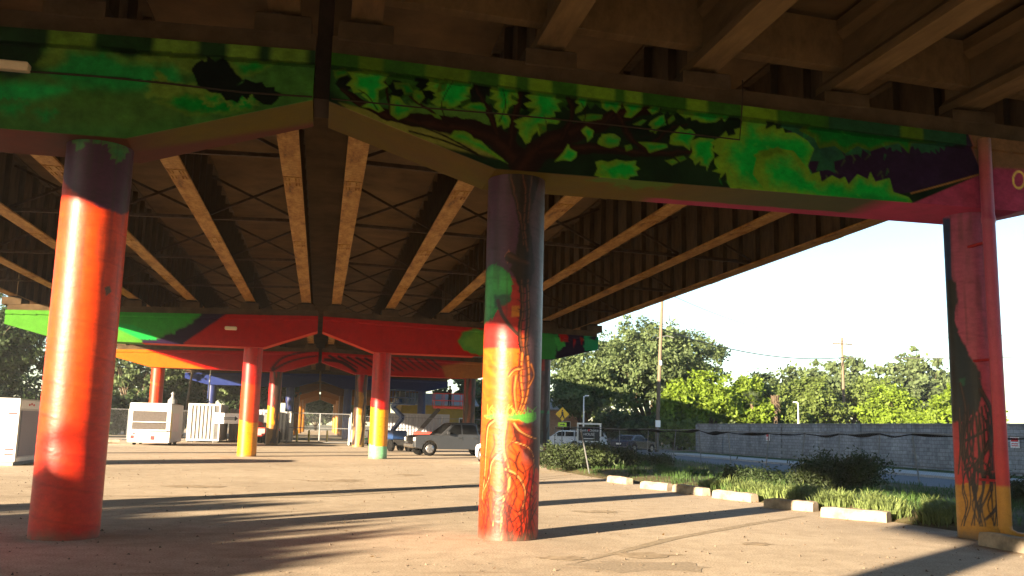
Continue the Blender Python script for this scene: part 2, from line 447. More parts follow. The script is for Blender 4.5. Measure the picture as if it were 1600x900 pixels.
class Canvas:
    def __init__(s, U, V, conv, mpp, base):
        s.U, s.V, s.conv, s.k = U, V, conv, mpp
        s.c = np.zeros(U.shape+(3,)); s.c[...] = base
    def pts(s, P): return [s.conv(*p) for p in P]
    def mixin(s, a, col, w=None):
        a = a[..., None]
        if w is None: s.c = s.c*(1-a)+np.asarray(col)*a
        else: s.c[w] = s.c[w]*(1-a)+np.asarray(col)*a
    def win(s, P, m):
        xs = [p[0] for p in P]; ys = [p[1] for p in P]
        return (s.U > min(xs)-m) & (s.U < max(xs)+m) & (s.V > min(ys)-m) & (s.V < max(ys)+m)
    def poly(s, P, col, inner=None, depth=12, jag=0, step=10, soft=1.2, rough=0, alpha=1.0, seed=3, metres=False):
        """P in photograph pixels; col at the rim, inner colour reached 'depth' pixels inside"""
        Q = P if metres else s.pts(P)
        if jag: Q = serrate(Q, jag*s.k, step*s.k)
        w = s.win(Q, (soft+rough+2)*s.k)
        if not w.any(): return
        X, Y = s.U[w], s.V[w]
        d = sdf(X, Y, Q)
        if rough: d = d+(fbm(X, Y, rough*2.2*s.k, seed)-.5)*2*rough*s.k
        a = np.clip(.5-d/(soft*s.k), 0, 1)*alpha
        if inner is not None:
            sx = (X-X.mean())/(np.ptp(X)*.5+1e-6)
            t = np.clip(-d/(depth*s.k)*(.75+.25*sx)+.28*sx+(fbm(X, Y, 14*s.k, seed+5)-.5)*.8, 0, 1)[..., None]; t = t*t*(3-2*t)
            colr = np.asarray(col)*(1-t)+np.asarray(inner)*t
        else: colr = np.asarray(col)
        a = a[..., None]
        s.c[w] = s.c[w]*(1-a)+colr*a
    def stroke(s, P, w0, w1, col, hi=None, soft=1.2, alpha=1.0, wob=0, metres=False):
        Q = s.smooth(P if metres else s.pts(P))
        w = s.win(Q, (max(w0, w1)+wob+2)*s.k)
        if not w.any(): return
        X, Y = s.U[w].copy(), s.V[w].copy()
        if wob:
            X = X+(vnoise(X, Y, 9*s.k, 4)-.5)*wob*s.k*2; Y = Y+(vnoise(X, Y, 9*s.k, 8)-.5)*wob*s.k*2
        best = np.full(X.shape, 1e9); n = len(Q)-1
        bestside = np.zeros(X.shape)
        for i in range(n):
            d, t = seg_dist(X, Y, Q[i], Q[i+1])
            wd = (w0+(w1-w0)*(i+t)/n)*s.k/2
            e = d-wd
            dx, dy = Q[i+1][0]-Q[i][0], Q[i+1][1]-Q[i][1]; L = math.hypot(dx, dy)+1e-9
            sd = ((X-Q[i][0])*-dy+(Y-Q[i][1])*dx)/L/wd
            m = e < best
            best = np.where(m, e, best); bestside = np.where(m, sd, bestside)
        a = (np.clip(.5-best/(soft*s.k), 0, 1)*alpha)[..., None]
        c = np.asarray(col)
        if hi is not None:
            h = np.exp(-((bestside-.25)/.35)**2)[..., None]
            c = c*(1-h)+np.asarray(hi)*h
        s.c[w] = s.c[w]*(1-a)+c*a
    @staticmethod
    def smooth(Q):
        if len(Q) < 3: return Q
        out = []
        for i in range(len(Q)-1):
            p0, p1, p2, p3 = Q[max(i-1, 0)], Q[i], Q[i+1], Q[min(i+2, len(Q)-1)]
            for t in (0, .25, .5, .75):
                out.append(tuple(.5*(2*p1[k]+(p2[k]-p0[k])*t+(2*p0[k]-5*p1[k]+4*p2[k]-p3[k])*t*t+(3*p1[k]-p0[k]-3*p2[k]+p3[k])*t**3) for k in (0, 1)))
        out.append(tuple(Q[-1]))
        return out
    def leafy(s, cx, cy, w, h, tip=0.0, col=None, inner=None):
        """a hanging lobed leaf with toothed rim: wide top, narrowing to a tip"""
        col = LIME if col is None else col; inner = BRIGHT if inner is None else inner
        P = [(cx-w*.5, cy-h*.45), (cx, cy-h*.5), (cx+w*.5, cy-h*.42), (cx+w*.42, cy-h*.05), (cx+w*.22+tip, cy+h*.2), (cx+tip, cy+h*.5), (cx-w*.18+tip, cy+h*.25), (cx-w*.4, cy)]
        P = [(x+rng.uniform(-1, 1)*w*.05, y+rng.uniform(-1, 1)*h*.05) for x, y in P]
        s.poly(P, col, inner, depth=min(w, h)*.28, jag=max(6, min(w, h)*.24), step=max(9, min(w, h)*.28))
BRIGHT = np.array([.002, .27, .024]); LIME = np.array([.105, .22, .010]); MIDG = np.array([.026, .11, .008])
DARKG = np.array([.006, .022, .006]); BLACKG = np.array([.0020, .0040, .0025]); BRANCH = np.array([.010, .004, .003]); BRHI = np.array([.05, .016, .009])
PURPLE = np.array([.018, .007, .026]); MAGENTA = np.array([.27, .035, .085]); CRIMSON = np.array([.27, .014, .02])
RED = np.array([.34, .0045, .0025]); ORANGE = np.array([.45, .040, .004]); YELLOW = np.array([.50, .19, .003]); MUSTARD = np.array([.38, .17, .008])
TEAL = np.array([.13, .33, .17]); BLUE = np.array([.018, .030, .125]); OLIVE = np.array([.085, .068, .005]); MAUVE = np.array([.085, .026, .016])

# ------------------------------------------------------------------ ground
X0 = -0.25                     # middle line between the two viaducts
def struct(o): return tag(o, kind='structure')
g = MB(); g.add([(-900, -300, -.06), (900, -300, -.06), (900, 1500, -.06), (-900, 1500, -.06)], [(0, 1, 2, 3)])
struct(g.build('ground', 'ground_soil'))
# the parking lot runs up to the row of wheel stops
edge = [(13.0, -60), (11.9, 8), (11.75, 12), (11.6, 14.4), (11.3, 17), (11.0, 19.5), (10.75, 22), (10.4, 25), (10.0, 29), (9.7, 33), (9.6, 38), (10.5, 46), (12, 56), (13, 66), (13, 260)]
g = MB()
vs = []; fs = []
for x, y in edge: vs += [(-26, y, 0), (x, y, 0)]
for i in range(len(edge)-1): fs.append((2*i, 2*i+1, 2*i+3, 2*i+2))
g.add(vs, fs); struct(g.build('parking_lot', 'lot_asphalt'))
LOT = bpy.data.objects['parking_lot']
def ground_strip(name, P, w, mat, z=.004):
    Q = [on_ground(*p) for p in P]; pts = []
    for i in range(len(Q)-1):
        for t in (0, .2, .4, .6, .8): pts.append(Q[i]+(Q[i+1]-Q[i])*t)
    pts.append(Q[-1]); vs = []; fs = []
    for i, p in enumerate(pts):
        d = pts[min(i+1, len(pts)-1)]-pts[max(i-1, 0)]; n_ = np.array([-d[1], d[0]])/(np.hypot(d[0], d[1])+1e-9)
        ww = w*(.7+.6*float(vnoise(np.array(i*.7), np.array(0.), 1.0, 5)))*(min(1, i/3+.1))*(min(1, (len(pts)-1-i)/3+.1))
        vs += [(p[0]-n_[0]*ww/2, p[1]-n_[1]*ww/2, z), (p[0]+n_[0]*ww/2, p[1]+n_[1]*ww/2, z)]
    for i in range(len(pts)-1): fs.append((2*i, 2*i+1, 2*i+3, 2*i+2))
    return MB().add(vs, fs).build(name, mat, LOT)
def ground_blot(name, px, py, rx, ry, mat, seed, z=.004):
    c0 = on_ground(px, py); r_ = random.Random(seed); n_ = 22
    vs = []
    for k in range(n_):
        a = 2*math.pi*k/n_; q = r_.uniform(.6, 1.15)
        vs.append((c0[0]+rx*q*math.cos(a), c0[1]+ry*q*math.sin(a), z))
    return MB().add(vs, [tuple(range(n_))]).build(name, mat, LOT)
simple('lot_streak', (.29, .235, .165), .95, .35, 12)
simple('oil_stain', (.31, .245, .17), .9, .4, 5)
simple('patch_asphalt', (.30, .245, .18), .95, .35, 25, bumps=.3)
ground_strip('lot_streak', [(-40, 777), (160, 775), (380, 776.5), (520, 773), (600, 767), (750, 755), (900, 741)], .16, 'lot_streak')  # thin darker strips curving across the lot
ground_strip('lot_streak', [(300, 778), (420, 778), (520, 775.5), (600, 770), (750, 758.5), (900, 744)], .16, 'lot_streak', .0055)
ground_strip('lot_streak', [(900, 880), (1050, 842), (1180, 818), (1260, 806)], .18, 'lot_streak', .0045)
for k, (px, py, rx, ry) in enumerate([(520, 752, .9, .35), (545, 750, .5, .4), (1010, 868, .5, .3), (880, 872, .35, .22), (640, 742, .6, .5), (930, 800, .5, .3), (300, 760, .8, .5), (1180, 850, .3, .2)]): ground_blot('oil_stain', px, py, rx, ry, 'oil_stain', k, .005+.0004*k)
ground_blot('repair_patch', 1010, 885, 1.1, .5, 'patch_asphalt', 31, .0035)

# raised planted strip beside it
def verge_z(x, y, e): 
    t = min(1, max(0, (x-e)/1.2)); return .02+.16*t*t*(3-2*t)+.05*(float(fbm(x, y, 1.6, 2))-.5)*t
def edge_x(y):
    for (xa, ya), (xb, yb) in zip(edge, edge[1:]):
        if ya <= y <= yb: return xa+(xb-xa)*(y-ya)/(yb-ya)
    return 13
nx, ny = 24, 170
vs = []
for j in range(ny+1):
    y = 4+j*.42; e = edge_x(y)-.02
    for i in range(nx+1):
        x = e+(19.4-e)*i/nx
        z = verge_z(x, y, e) if i else -.02
        if i == nx: z = -.04
        vs.append((x, y, z))
q = np.array([(j*(nx+1)+i, j*(nx+1)+i+1, (j+1)*(nx+1)+i+1, (j+1)*(nx+1)+i) for j in range(ny) for i in range(nx)])
struct(link('verge', np_mesh('verge', np.array(vs), q, 'verge_soil', smooth=True)))
g = MB(); g.add([(19.3, -60, -.03), (26.6, -60, -.03), (26.6, 72, -.03), (19.3, 72, -.03)], [(0, 1, 2, 3)])
g.add([(13.2, 72, -.03), (70, 72, -.03), (70, 88, -.03), (13.2, 88, -.03)], [(0, 1, 2, 3)])
struct(g.build('road', 'road_asphalt'))
g = MB(); g.box(26.6, 29.4, -60, 70, -.2, .08); struct(g.build('sidewalk', 'sidewalk_concrete'))
g = MB(); g.add([(29.35, -60, .05), (31.6, -60, .12), (31.6, 76, .12), (29.35, 76, .05)], [(0, 1, 2, 3)])
struct(g.build('grass_strip', 'grass_blade'))

# ------------------------------------------------------------------ the viaducts: piers
CI, CO, RC = 3.166, 11.53, .46
BENTS = {0: (-4.05, 7.2, 5.6), 1: (14.2, 7.205, 5.62), 2: (47.15, 6.95, 5.28), 3: (71.2, 7.0, 5.42), 4: (106, 7.2, 5.6), 5: (133, 7.2, 5.6), 6: (160, 7.2, 5.6), 7: (190, 7.2, 5.6)}
CAPW, GAP, CAPEND, CROWN = 1.3, .12, 14.4, .0275
def cap_top(b, ax): return BENTS[b][1]-CROWN*ax
def cap_bot(b, ax):
    Y, zt, zs = BENTS[b]
    zj = zt-.75
    if ax < 2.7: return zj+(zs-zj)*(ax-GAP)/(2.7-GAP)
    if ax < 12.0: return zs
    return zs+(.62)*(ax-12)/(CAPEND-12)

def build_cap(b, side, painter, parent, fine=None, du=.25, nv=10, ns=3, mat='mural_cap'):
    """one half cap: front face, soffit, back and top in one skin; painter colours the front and the soffit"""
    Y = BENTS[b][0]
    us = list(np.arange(GAP, CAPEND, du))+[CAPEND]
    if fine:
        a, c, st = fine
        us = [u for u in us if u < a or u > c]+list(np.arange(a, c, st))
    us = np.array(sorted(set(np.round(us, 4))))
    X = X0+side*us
    T = np.array([cap_top(b, u) for u in us]); B = np.array([cap_bot(b, u) for u in us])
    rows = []
    lip = .055
    # front, top to bottom, with a projecting lip along the top
    tv = np.linspace(0, 1, nv)
    FX = np.repeat(X[:, None], nv, 1); FZ = T[:, None]+(B-T)[:, None]*tv[None]
    FY = np.where(T[:, None]-FZ < .21, Y-CAPW/2-lip, Y-CAPW/2)
    sv = np.linspace(0, 1, ns+1)[1:]
    SX = np.repeat(X[:, None], ns, 1); SY = np.repeat((Y-CAPW/2+CAPW*sv)[None], len(us), 0); SZ = np.repeat(B[:, None], ns, 1)
    BX = X[:, None]; BY = np.full((len(us), 1), Y+CAPW/2); BZ = T[:, None]
    PX = np.concatenate([FX, SX, BX], 1); PY = np.concatenate([FY, SY, BY], 1); PZ = np.concatenate([FZ, SZ, BZ], 1)
    m = PX.shape[1]; n = len(us)
    verts = np.stack([PX, PY, PZ], -1).reshape(-1, 3)
    i = np.arange(n-1)[:, None]; j = np.arange(m)[None]
    quads = np.stack([i*m+j, i*m+(j+1) % m, (i+1)*m+(j+1) % m, (i+1)*m+j], -1).reshape(-1, 4)
    cf, cs = painter(FX, FZ, SX, SY)
    cb = cs[:, -1:, :]
    cols = np.concatenate([cf, cs, cb], 1).reshape(-1, 3)
    # close the ends with quads between front and back
    ends = []
    for st in (0, n-1):
        o = st*m
        for k in range(nv-1): ends.append((o+k, o+k+1, o+m-2 if k+1 == nv-1 else o+m-1, o+m-1))
        for k in range(nv-1, m-3): ends.append((o+k, o+k+1, o+m-2, o+m-2) if False else (o+k, o+k+1, o+m-2, o+m-1))
    ends = [e for e in ends if len(set(e)) == 4]
    quads = np.concatenate([quads, np.array(ends)], 0)
    if side < 0: quads = quads[:, ::-1]
    me = np_mesh('cap', verts, quads, mat, cols)
    bm = bmesh.new(); bm.from_mesh(me); bmesh.ops.recalc_face_normals(bm, faces=bm.faces); bm.to_mesh(me); bm.free()
    return link('cap', me, parent)

def build_column(b, ax, side, painter, parent, dth=12, dz=.3, RC=RC, dx=0.0):
    Y, zt, zs = BENTS[b]
    cx, cy = X0+side*ax+dx, Y
    n = int(360/dth); ztop = cap_bot(b, ax)+.03
    zz = np.arange(-.05, ztop, dz); zz = np.append(zz, ztop)
    a0 = math.atan2(-cy, -cx)
    th = np.linspace(-math.pi, math.pi, n, endpoint=False)
    TH, ZZ = np.meshgrid(th, zz, indexing='ij')
    ph = (ZZ/.46+TH/(2*math.pi)) % 1.0
    rr = RC*(1+.006*(fbm(TH*3, ZZ, .8, 5)-.5)+.0035*np.exp(-((ph-.5)/.035)**2)+.0025*(vnoise(TH*4, ZZ*9+TH*2, .5, 9)-.5))
    verts = np.stack([cx+rr*np.cos(TH+a0), cy+rr*np.sin(TH+a0), ZZ], -1).reshape(-1, 3)
    m = len(zz)
    i = np.arange(n)[:, None]; j = np.arange(m-1)[None]
    quads = np.stack([i*m+j, ((i+1) % n)*m+j, ((i+1) % n)*m+j+1, i*m+j+1], -1).reshape(-1, 4)
    cols = painter(TH*RC, ZZ, cx, cy)
    cols = cols*(.86+.28*vnoise(TH*RC*.35, ZZ, .03, 17))[..., None]*(.90+.2*fbm(TH*RC, ZZ, .22, 18))[..., None]
    cols = cols*(1-.22*np.exp(-((ph-.5)/.03)**2))[..., None]
    grime = np.clip(1-ZZ/.16+.9*(fbm(TH*RC, ZZ, .12, 12)-.5), 0, 1)[..., None]*.75
    drip = np.clip((vnoise(TH*RC, ZZ*.08, .05, 14)-.62)*4, 0, 1)[..., None]*np.clip((ZZ-2.5)/3, 0, .35)[..., None]
    cols = cols*(1-grime)+np.array([.10, .075, .05])*grime
    cols = (cols*(1-drip)+np.array([.03, .022, .018])*drip).reshape(-1, 3)
    return link('column', np_mesh('column', verts, quads, 'mural_column', cols, smooth=True), parent)

def riser(b, side, parent, beams, zb):
    """unpainted upper step of the cap with a pedestal under every beam"""
    Y = BENTS[b][0]
    m = MB()
    xs = [GAP, CAPEND-.05]
    P = [(X0+side*u, cap_top(b, u)) for u in xs]
    h = .30
    y0, y1 = Y-CAPW/2+.03, Y+CAPW/2-.03
    vs = []
    for (x, z) in P: vs += [(x, y0, z-.02), (x, y1, z-.02), (x, y1, z+h), (x, y0, z+h)]
    m.add(vs, [(0, 1, 2, 3), (7, 6, 5, 4), (0, 4, 5, 1), (1, 5, 6, 2), (2, 6, 7, 3), (3, 7, 4, 0)])
    m.build('riser', 'cap_concrete', parent)
    for u in beams:
        x = X0+side*u; zt = cap_top(b, u)
        top = zb(u)-.02
        MB().chbox(x-.42, x+.42, y0-.02, y1+.02, zt+h-.05, max(top-.05, zt+h+.08), .025).build('pedestal', 'cap_concrete', parent)
        MB().box(x-.22, x+.22, Y-.45, Y+.45, max(top-.05, zt+h+.08)-.01, top+.03).build('bearing', 'bearing_dark', parent)

# ---------------- paint of the near pier's caps
Y1F = BENTS[1][0]-CAPW/2
def conv1(px, py): return on_plane(px, py, Y1F)
def paint_cap1_right(FX, FZ, SX, SY):
    c = Canvas(FX, FZ, conv1, .0098, BLACKG)
    U, V = FX, FZ
    # soft dark green mottling
    nn = fbm(U, V, .5, 1)[..., None]
    c.c = BLACKG*(1-nn)+DARKG*nn
    # magenta end of the cap and tan corner
    c.poly([(1225, 330), (1425, 318), (1534, 272), (1508, 206), (1700, 235), (1700, 380), (1225, 380)], MAGENTA, soft=2)
    c.poly([(1508, 205), (1534, 272), (1556, 262), (1640, 268), (1640, 222)], (.15, .08, .035), soft=6)
    # purple field
    c.poly([(1240, 190), (1508, 212), (1534, 270), (1425, 300), (1290, 320), (1200, 260)], PURPLE, soft=2)
    c.stroke([(1424, 302), (1480, 287), (1535, 271)], 3, 3, (.22, .11, .03))
    # dark foliage behind
    for x, y, w, h in [(1270, 205, 90, 60), (1340, 215, 90, 55), (1400, 215, 90, 40), (1450, 222, 90, 34), (1290, 240, 60, 60)]:
        c.leafy(x, y, w, h, col=(.012, .075, .03), inner=(.01, .05, .03))
    c.poly([(1290, 190), (1500, 213), (1490, 228), (1290, 220)], (.012, .085, .04), soft=5)
    # lower left green glow
    c.poly([(520, 100), (640, 112), (640, 175), (545, 165), (520, 140)], (.02, .085, .015), soft=14)
    c.poly([(640, 160), (770, 175), (780, 205), (640, 185)], (.05, .14, .015), soft=5, rough=4)
    c.poly([(530, 160), (600, 178), (690, 205), (790, 250), (700, 232), (560, 185)], (.14, .15, .025), soft=4)
    c.poly([(520, 80), (1130, 150), (1125, 185), (1060, 178), (1010, 170), (960, 168), (900, 160), (860, 175), (800, 170), (750, 160), (700, 168), (640, 150), (590, 150), (540, 128)], MIDG*.45, MIDG*.75, 14, jag=9, step=16)
    for P in [[(735, 130), (760, 122), (768, 142), (745, 165), (735, 150)], [(650, 118), (672, 112), (680, 150), (660, 160)], [(885, 140), (905, 128), (915, 160), (890, 172)], [(975, 150), (1000, 142), (1003, 166), (980, 170)], [(528, 122), (545, 118), (548, 140), (530, 140)], [(610, 130), (626, 126), (630, 150), (612, 155)], [(812, 140), (822, 130), (828, 165), (814, 170)]]: c.poly(P, BLACKG, jag=6, step=11)
    # limbs
    BR = lambda P, a, b_: c.stroke(P, a, b_, BRANCH, BRHI*.5, wob=2.0)
    BR([(818, 262), (785, 222), (735, 200), (665, 190), (610, 180), (560, 158), (535, 140)], 40, 7)
    BR([(820, 262), (850, 228), (905, 205), (965, 182), (1020, 168), (1075, 150), (1120, 155)], 40, 8)
    BR([(850, 240), (930, 232), (1010, 240), (1100, 236), (1150, 225)], 20, 5)
    BR([(775, 205), (762, 168), (745, 140), (750, 118)], 13, 4)
    BR([(800, 225), (805, 180), (815, 140), (808, 118)], 14, 4)
    BR([(880, 215), (895, 175), (885, 145), (900, 128)], 12, 4)
    BR([(965, 182), (985, 215), (1010, 238)], 12, 8)
    BR([(940, 195), (985, 150), (1035, 125), (1060, 118)], 10, 3)
    BR([(700, 195), (660, 165), (640, 150)], 6, 3)
    BR([(610, 180), (607, 150), (600, 128)], 6, 3)
    BR([(1010, 238), (1040, 205), (1075, 195)], 8, 3)
    for P in [[(640, 205), (700, 222), (760, 248)], [(620, 185), (690, 210), (745, 240)]]: c.stroke(P, 3, 3, (.01, .008, .004))
    # leaves, drawn one by one
    TA = lambda P: [(640+x/5, 80+y/5) for x, y in P]
    TB = lambda P: [(480+x/2.963, y/2.963) for x, y in P]
    TC = lambda P: [(940+x/3.9125, 100+y/3.9125) for x, y in P]
    TD = lambda P: [(960+x/2.5, y/2.5) for x, y in P]
    LV = [
     (TA([(130,205),(400,215),(470,240),(500,270),(470,300),(465,340),(430,350),(480,370),(430,390),(400,410),(350,440),(300,450),(280,430),(230,435),(200,420),(160,395),(215,360),(180,340),(205,330),(160,305),(105,305),(150,270),(130,260),(160,235)]), 11, 1),
     (TA([(600,255),(720,250),(830,270),(880,310),(840,300),(850,370),(800,340),(790,370),(845,395),(800,420),(775,440),(760,480),(790,540),(775,590),(735,610),(720,570),(685,590),(665,500),(700,470),(655,440),(670,410),(690,390),(620,370),(665,330),(625,310),(640,280)]), 8, 1),
     (TA([(880,285),(1000,290),(1150,330),(1140,370),(1200,390),(1150,410),(1185,470),(1130,470),(1140,510),(1090,520),(1180,545),(1150,570),(1080,560),(1050,600),(1010,670),(1000,620),(960,660),(940,710),(905,725),(880,680),(850,640),(860,610),(820,590),(840,570),(810,545),(880,520),(930,500),(990,450),(920,440),(890,410),(960,390),(900,350),(960,330),(900,310)]), 11, 1),
     (TA([(1250,340),(1320,330),(1390,350),(1380,420),(1340,470),(1290,490),(1300,450),(1330,420),(1290,400),(1310,370),(1260,365)]), 6, .9),
     (TA([(1450,360),(1600,360),(1660,380),(1650,440),(1610,480),(1590,455),(1550,450),(1510,420),(1490,390)]), 6, .9),
     (TA([(1340,620),(1380,585),(1440,620),(1430,670),(1390,710),(1380,670),(1350,640)]), 6, 1),
     (TA([(1480,680),(1520,650),(1600,645),(1650,680),(1630,740),(1560,750),(1500,740),(1465,720)]), 9, .85),
     (TA([(1130,865),(1200,790),(1240,720),(1255,760),(1310,790),(1300,830),(1260,860),(1200,850)]), 7, 1.1),
     (TA([(1310,510),(1400,490),(1510,495),(1500,530),(1420,545),(1360,560),(1330,530)]), 8, .6),
     (TA([(410,440),(470,405),(550,400),(580,410),(600,450),(590,470),(520,470),(450,460)]), 6, .8),
     (TA([(310,670),(350,620),(430,625),(480,650),(500,680),(560,700),(620,760),(700,820),(770,880),(690,840),(600,790),(520,760),(430,720),(360,700)]), 6, .9),
     (TA([(20,310),(60,300),(110,345),(80,390),(30,370)]), 7, .6), (TA([(160,480),(230,500),(250,530),(200,520)]), 4, .7), (TA([(800,390),(850,400),(820,420)]), 4, .8),
     (TA([(1000,560),(1070,580),(1080,620),(1020,650)]), 6, .45), (TA([(1520,400),(1580,400),(1590,430),(1540,440)]), 5, .5),
     (TB([(185,330),(330,330),(380,345),(350,380),(375,400),(330,420),(330,480),(355,510),(330,520),(290,500),(250,495),(290,470),(250,440),(270,425),(215,430),(200,400),(180,395),(210,365)]), 9, 1),
     (TB([(390,440),(430,450),(450,480),(500,500),(460,540),(420,555),(385,530),(385,480)]), 8, .85), (TB([(490,425),(530,420),(545,450),(520,480),(495,460)]), 6, .6), (TB([(120,325),(180,315),(190,345),(130,365)]), 6, .5),
     (TB([(230,262),(360,268),(350,300),(235,300)]), 9, .55), (TB([(560,360),(620,365),(600,390),(560,400),(575,380)]), 5, .8),
     (TB([(400,380),(470,385),(500,430),(450,440),(440,410),(410,415)]), 6, .45), (TB([(610,385),(650,380),(640,420),(600,430)]), 6, .5),
     (TC([(0,205),(110,215),(120,250),(90,300),(60,275),(35,290),(0,265)]), 6, .9), (TC([(125,225),(200,225),(265,240),(240,280),(205,310),(180,330),(135,325),(155,290),(130,250)]), 7, .9),
     (TC([(280,280),(310,255),(360,250),(350,290),(310,310)]), 5, .9), (TC([(300,350),(350,320),(380,310),(395,370),(350,390),(330,425),(290,410),(310,385),(285,375)]), 6, .8), (TC([(400,340),(440,310),(450,340),(410,370)]), 5, .5),
     (TC([(455,290),(490,275),(540,270),(640,280),(720,300),(780,320),(750,355),(735,330),(700,355),(640,360),(600,355),(580,340),(550,345),(545,325),(510,330),(480,310)]), 8, 1),
     (TC([(420,440),(450,410),(480,380),(510,405),(540,395),(560,410),(575,430),(550,470),(540,530),(500,500),(440,495),(415,490)]), 8, 1),
     (TC([(545,470),(600,450),(690,460),(680,520),(690,570),(665,600),(640,660),(640,625),(600,620),(605,590),(570,620),(560,590),(535,570),(555,540)]), 8, 1),
     (TC([(-40,600),(0,588),(40,600),(90,582),(150,596),(215,590),(205,618),(238,640),(212,655),(222,682),(175,690),(150,725),(110,700),(70,735),(40,705),(0,722),(-15,690),(-45,680),(-25,640)]), 9, .9), (TC([(0,430),(60,425),(115,460),(100,500),(50,515),(0,500)]), 8, .8), (TC([(220,475),(310,480),(400,490),(405,510),(340,530),(290,545),(270,510)]), 6, .8),
     (TC([(190,370),(250,340),(275,345),(240,375)]), 4, .8), (TC([(385,590),(440,580),(470,600),(430,620)]), 5, .8), (TC([(450,570),(500,560),(520,580),(480,600)]), 5, .6),
     (TC([(140,500),(180,490),(190,520),(150,535)]), 5, .6),
     (TD([(705,480),(740,490),(720,510),(780,540),(800,580),(860,570),(900,600),(950,570),(1000,590),(1060,570),(1110,560),(1150,600),(1160,560),(1330,560),(1330,545),(1110,500),(1000,490),(900,470),(760,440),(720,450)]), 7, .42),
     (TC([(830,320),(980,330),(1010,360),(1000,400),(1060,370),(1070,400),(1110,390),(1120,420),(1180,420),(1215,440),(1260,470),(1300,520),(1260,620),(1300,720),(1260,800),(1000,800),(900,790),(850,760),(790,760),(770,730),(760,660),(720,705),(730,670),(675,655),(710,640),(690,610),(690,580),(720,560),(680,530),(690,500),(665,480),(720,450),(760,410),(775,440),(820,430),(810,400),(850,390),(860,350)]), 20, 1.05),
     (TD([(560,600),(640,580),(700,590),(740,640),(770,680),(800,670),(810,710),(850,685),(880,700),(900,690),(915,720),(950,680),(990,700),(1000,670),(1020,710),(1075,695),(1090,750),(1150,770),(1165,790),(1100,808),(900,806),(760,790),(600,760),(540,680)]), 16, 1.0),
    ]
    for P, dp, br in LV:
        c.poly(P, LIME*br, BRIGHT*br, dp, soft=1.5, seed=int(P[0][0]) % 50)
    c.poly(TC([(930,555),(1000,530),(1070,515),(1130,550),(1060,550),(960,580)]), LIME*.8, soft=5, rough=3)
    c.poly(TD([(560,590),(640,575),(660,590),(580,615)]), LIME*.7, soft=4, rough=3)
    c.poly([(1290, 330), (1424, 318), (1360, 306), (1300, 312), (1180, 306), (1150, 330)], (.008, .05, .018), soft=16, alpha=.7)
    # feathering in the crown
    for k in range(90):
        x = rng.uniform(1120, 1400); y = rng.uniform(190, 318)
        c.stroke([(x, y), (x+rng.uniform(-7, 7), y+rng.uniform(3, 9))], 3, .8, (BRIGHT*1.35 if k % 3 else LIME), alpha=.28, soft=3)
    # fine twigs over the leaves
    for P in [[(700, 195), (690, 165), (700, 140), (715, 118)], [(720, 160), (745, 150)], [(905, 205), (915, 180), (908, 160)], [(1000, 215), (1030, 200), (1052, 176)], [(590, 172), (575, 150), (560, 140)], [(780, 190), (790, 165), (786, 140)], [(840, 230), (855, 205), (850, 180)]]: c.stroke(P, 2.5, 1.2, BRANCH, alpha=.85)
    # top lip: mid green with lime dashes
    d = np.array([cap_top(1, abs(x-X0)) for x in U[:, 0]])[:, None]-V
    lipm = (d < .21)
    pxs = np.array([conv1(p, 100)[0] for p in (515, 1290, 1500)])
    base = np.where((U > pxs[1])[..., None], np.array([.010, .055, .02]), MIDG*.8)
    lipc = base*(.8+.4*fbm(U, V, .25, 6)[..., None])
    for a, b_ in [(556, 600), (660, 735), (776, 808), (822, 864), (898, 962), (972, 1004), (1068, 1106), (1154, 1214), (1400, 1440)]:
        xa, xb = conv1(a, 100+a*.05)[0], conv1(b_, 100+b_*.05)[0]
        k = np.clip((U-xa)/.06, 0, 1)*np.clip((xb-U)/.06, 0, 1)
        lipc = lipc*(1-k[..., None])+LIME*(.62 if a < 760 or a > 1390 else .95)*k[..., None]
    far = (U > pxs[2])
    k = (lipm & ~far)[..., None]
    c.c = np.where(k, lipc, c.c)
    c.c = np.where(((d > .19) & (d < .255) & (U < pxs[2]))[..., None], c.c*.45, c.c)  # shade cast by the lip, painted as a dark line below it
    # gold letter at the right
    ring = [(1592+9*math.cos(t), 281+13*math.sin(t)) for t in np.linspace(0, 2*math.pi, 14)]
    c.stroke(ring, 4, 4, (.62, .45, .10)); c.stroke([(1608, 293), (1609, 294)], 4, 4, (.62, .45, .10))
    c.c *= (.80+.40*fbm(U, V, .16, 15))[..., None]*(.88+.24*vnoise(U*.6, V, .035, 3))[..., None]
    # soffit
    s = np.zeros(SX.shape+(3,)); s[...] = OLIVE*.9
    nn = fbm(SX, SY, .7, 3)[..., None]
    s = s*(1-.5*nn)+MAUVE*.5*nn
    rx = np.clip((SX-5.0)/2.5, 0, 1)[..., None]; s = s*(1-rx)+np.array([.05, .055, .03])*rx
    lim = np.clip(1.25-np.hypot((SX-4.75)/.62, (SY-Y1F)/.5)+.9*(fbm(SX, SY, .25, 9)-.5), 0, 1)[..., None]; lim = np.clip(lim*5-.6, 0, 1); s = s*(1-lim)+np.array([.05, .10, .012])*lim
    mg = np.clip((SY-Y1F-1.02+.1*fbm(SX, SY, .5, 7))/.06, 0, 1)*np.clip((SX-5.2)/.3, 0, 1)
    s = s*(1-mg[..., None])+MAGENTA*.8*mg[..., None]
    mg = np.clip((SX-8.9)/.5, 0, 1)[..., None]; s = s*(1-mg)+MAGENTA*mg
    return c.c, s
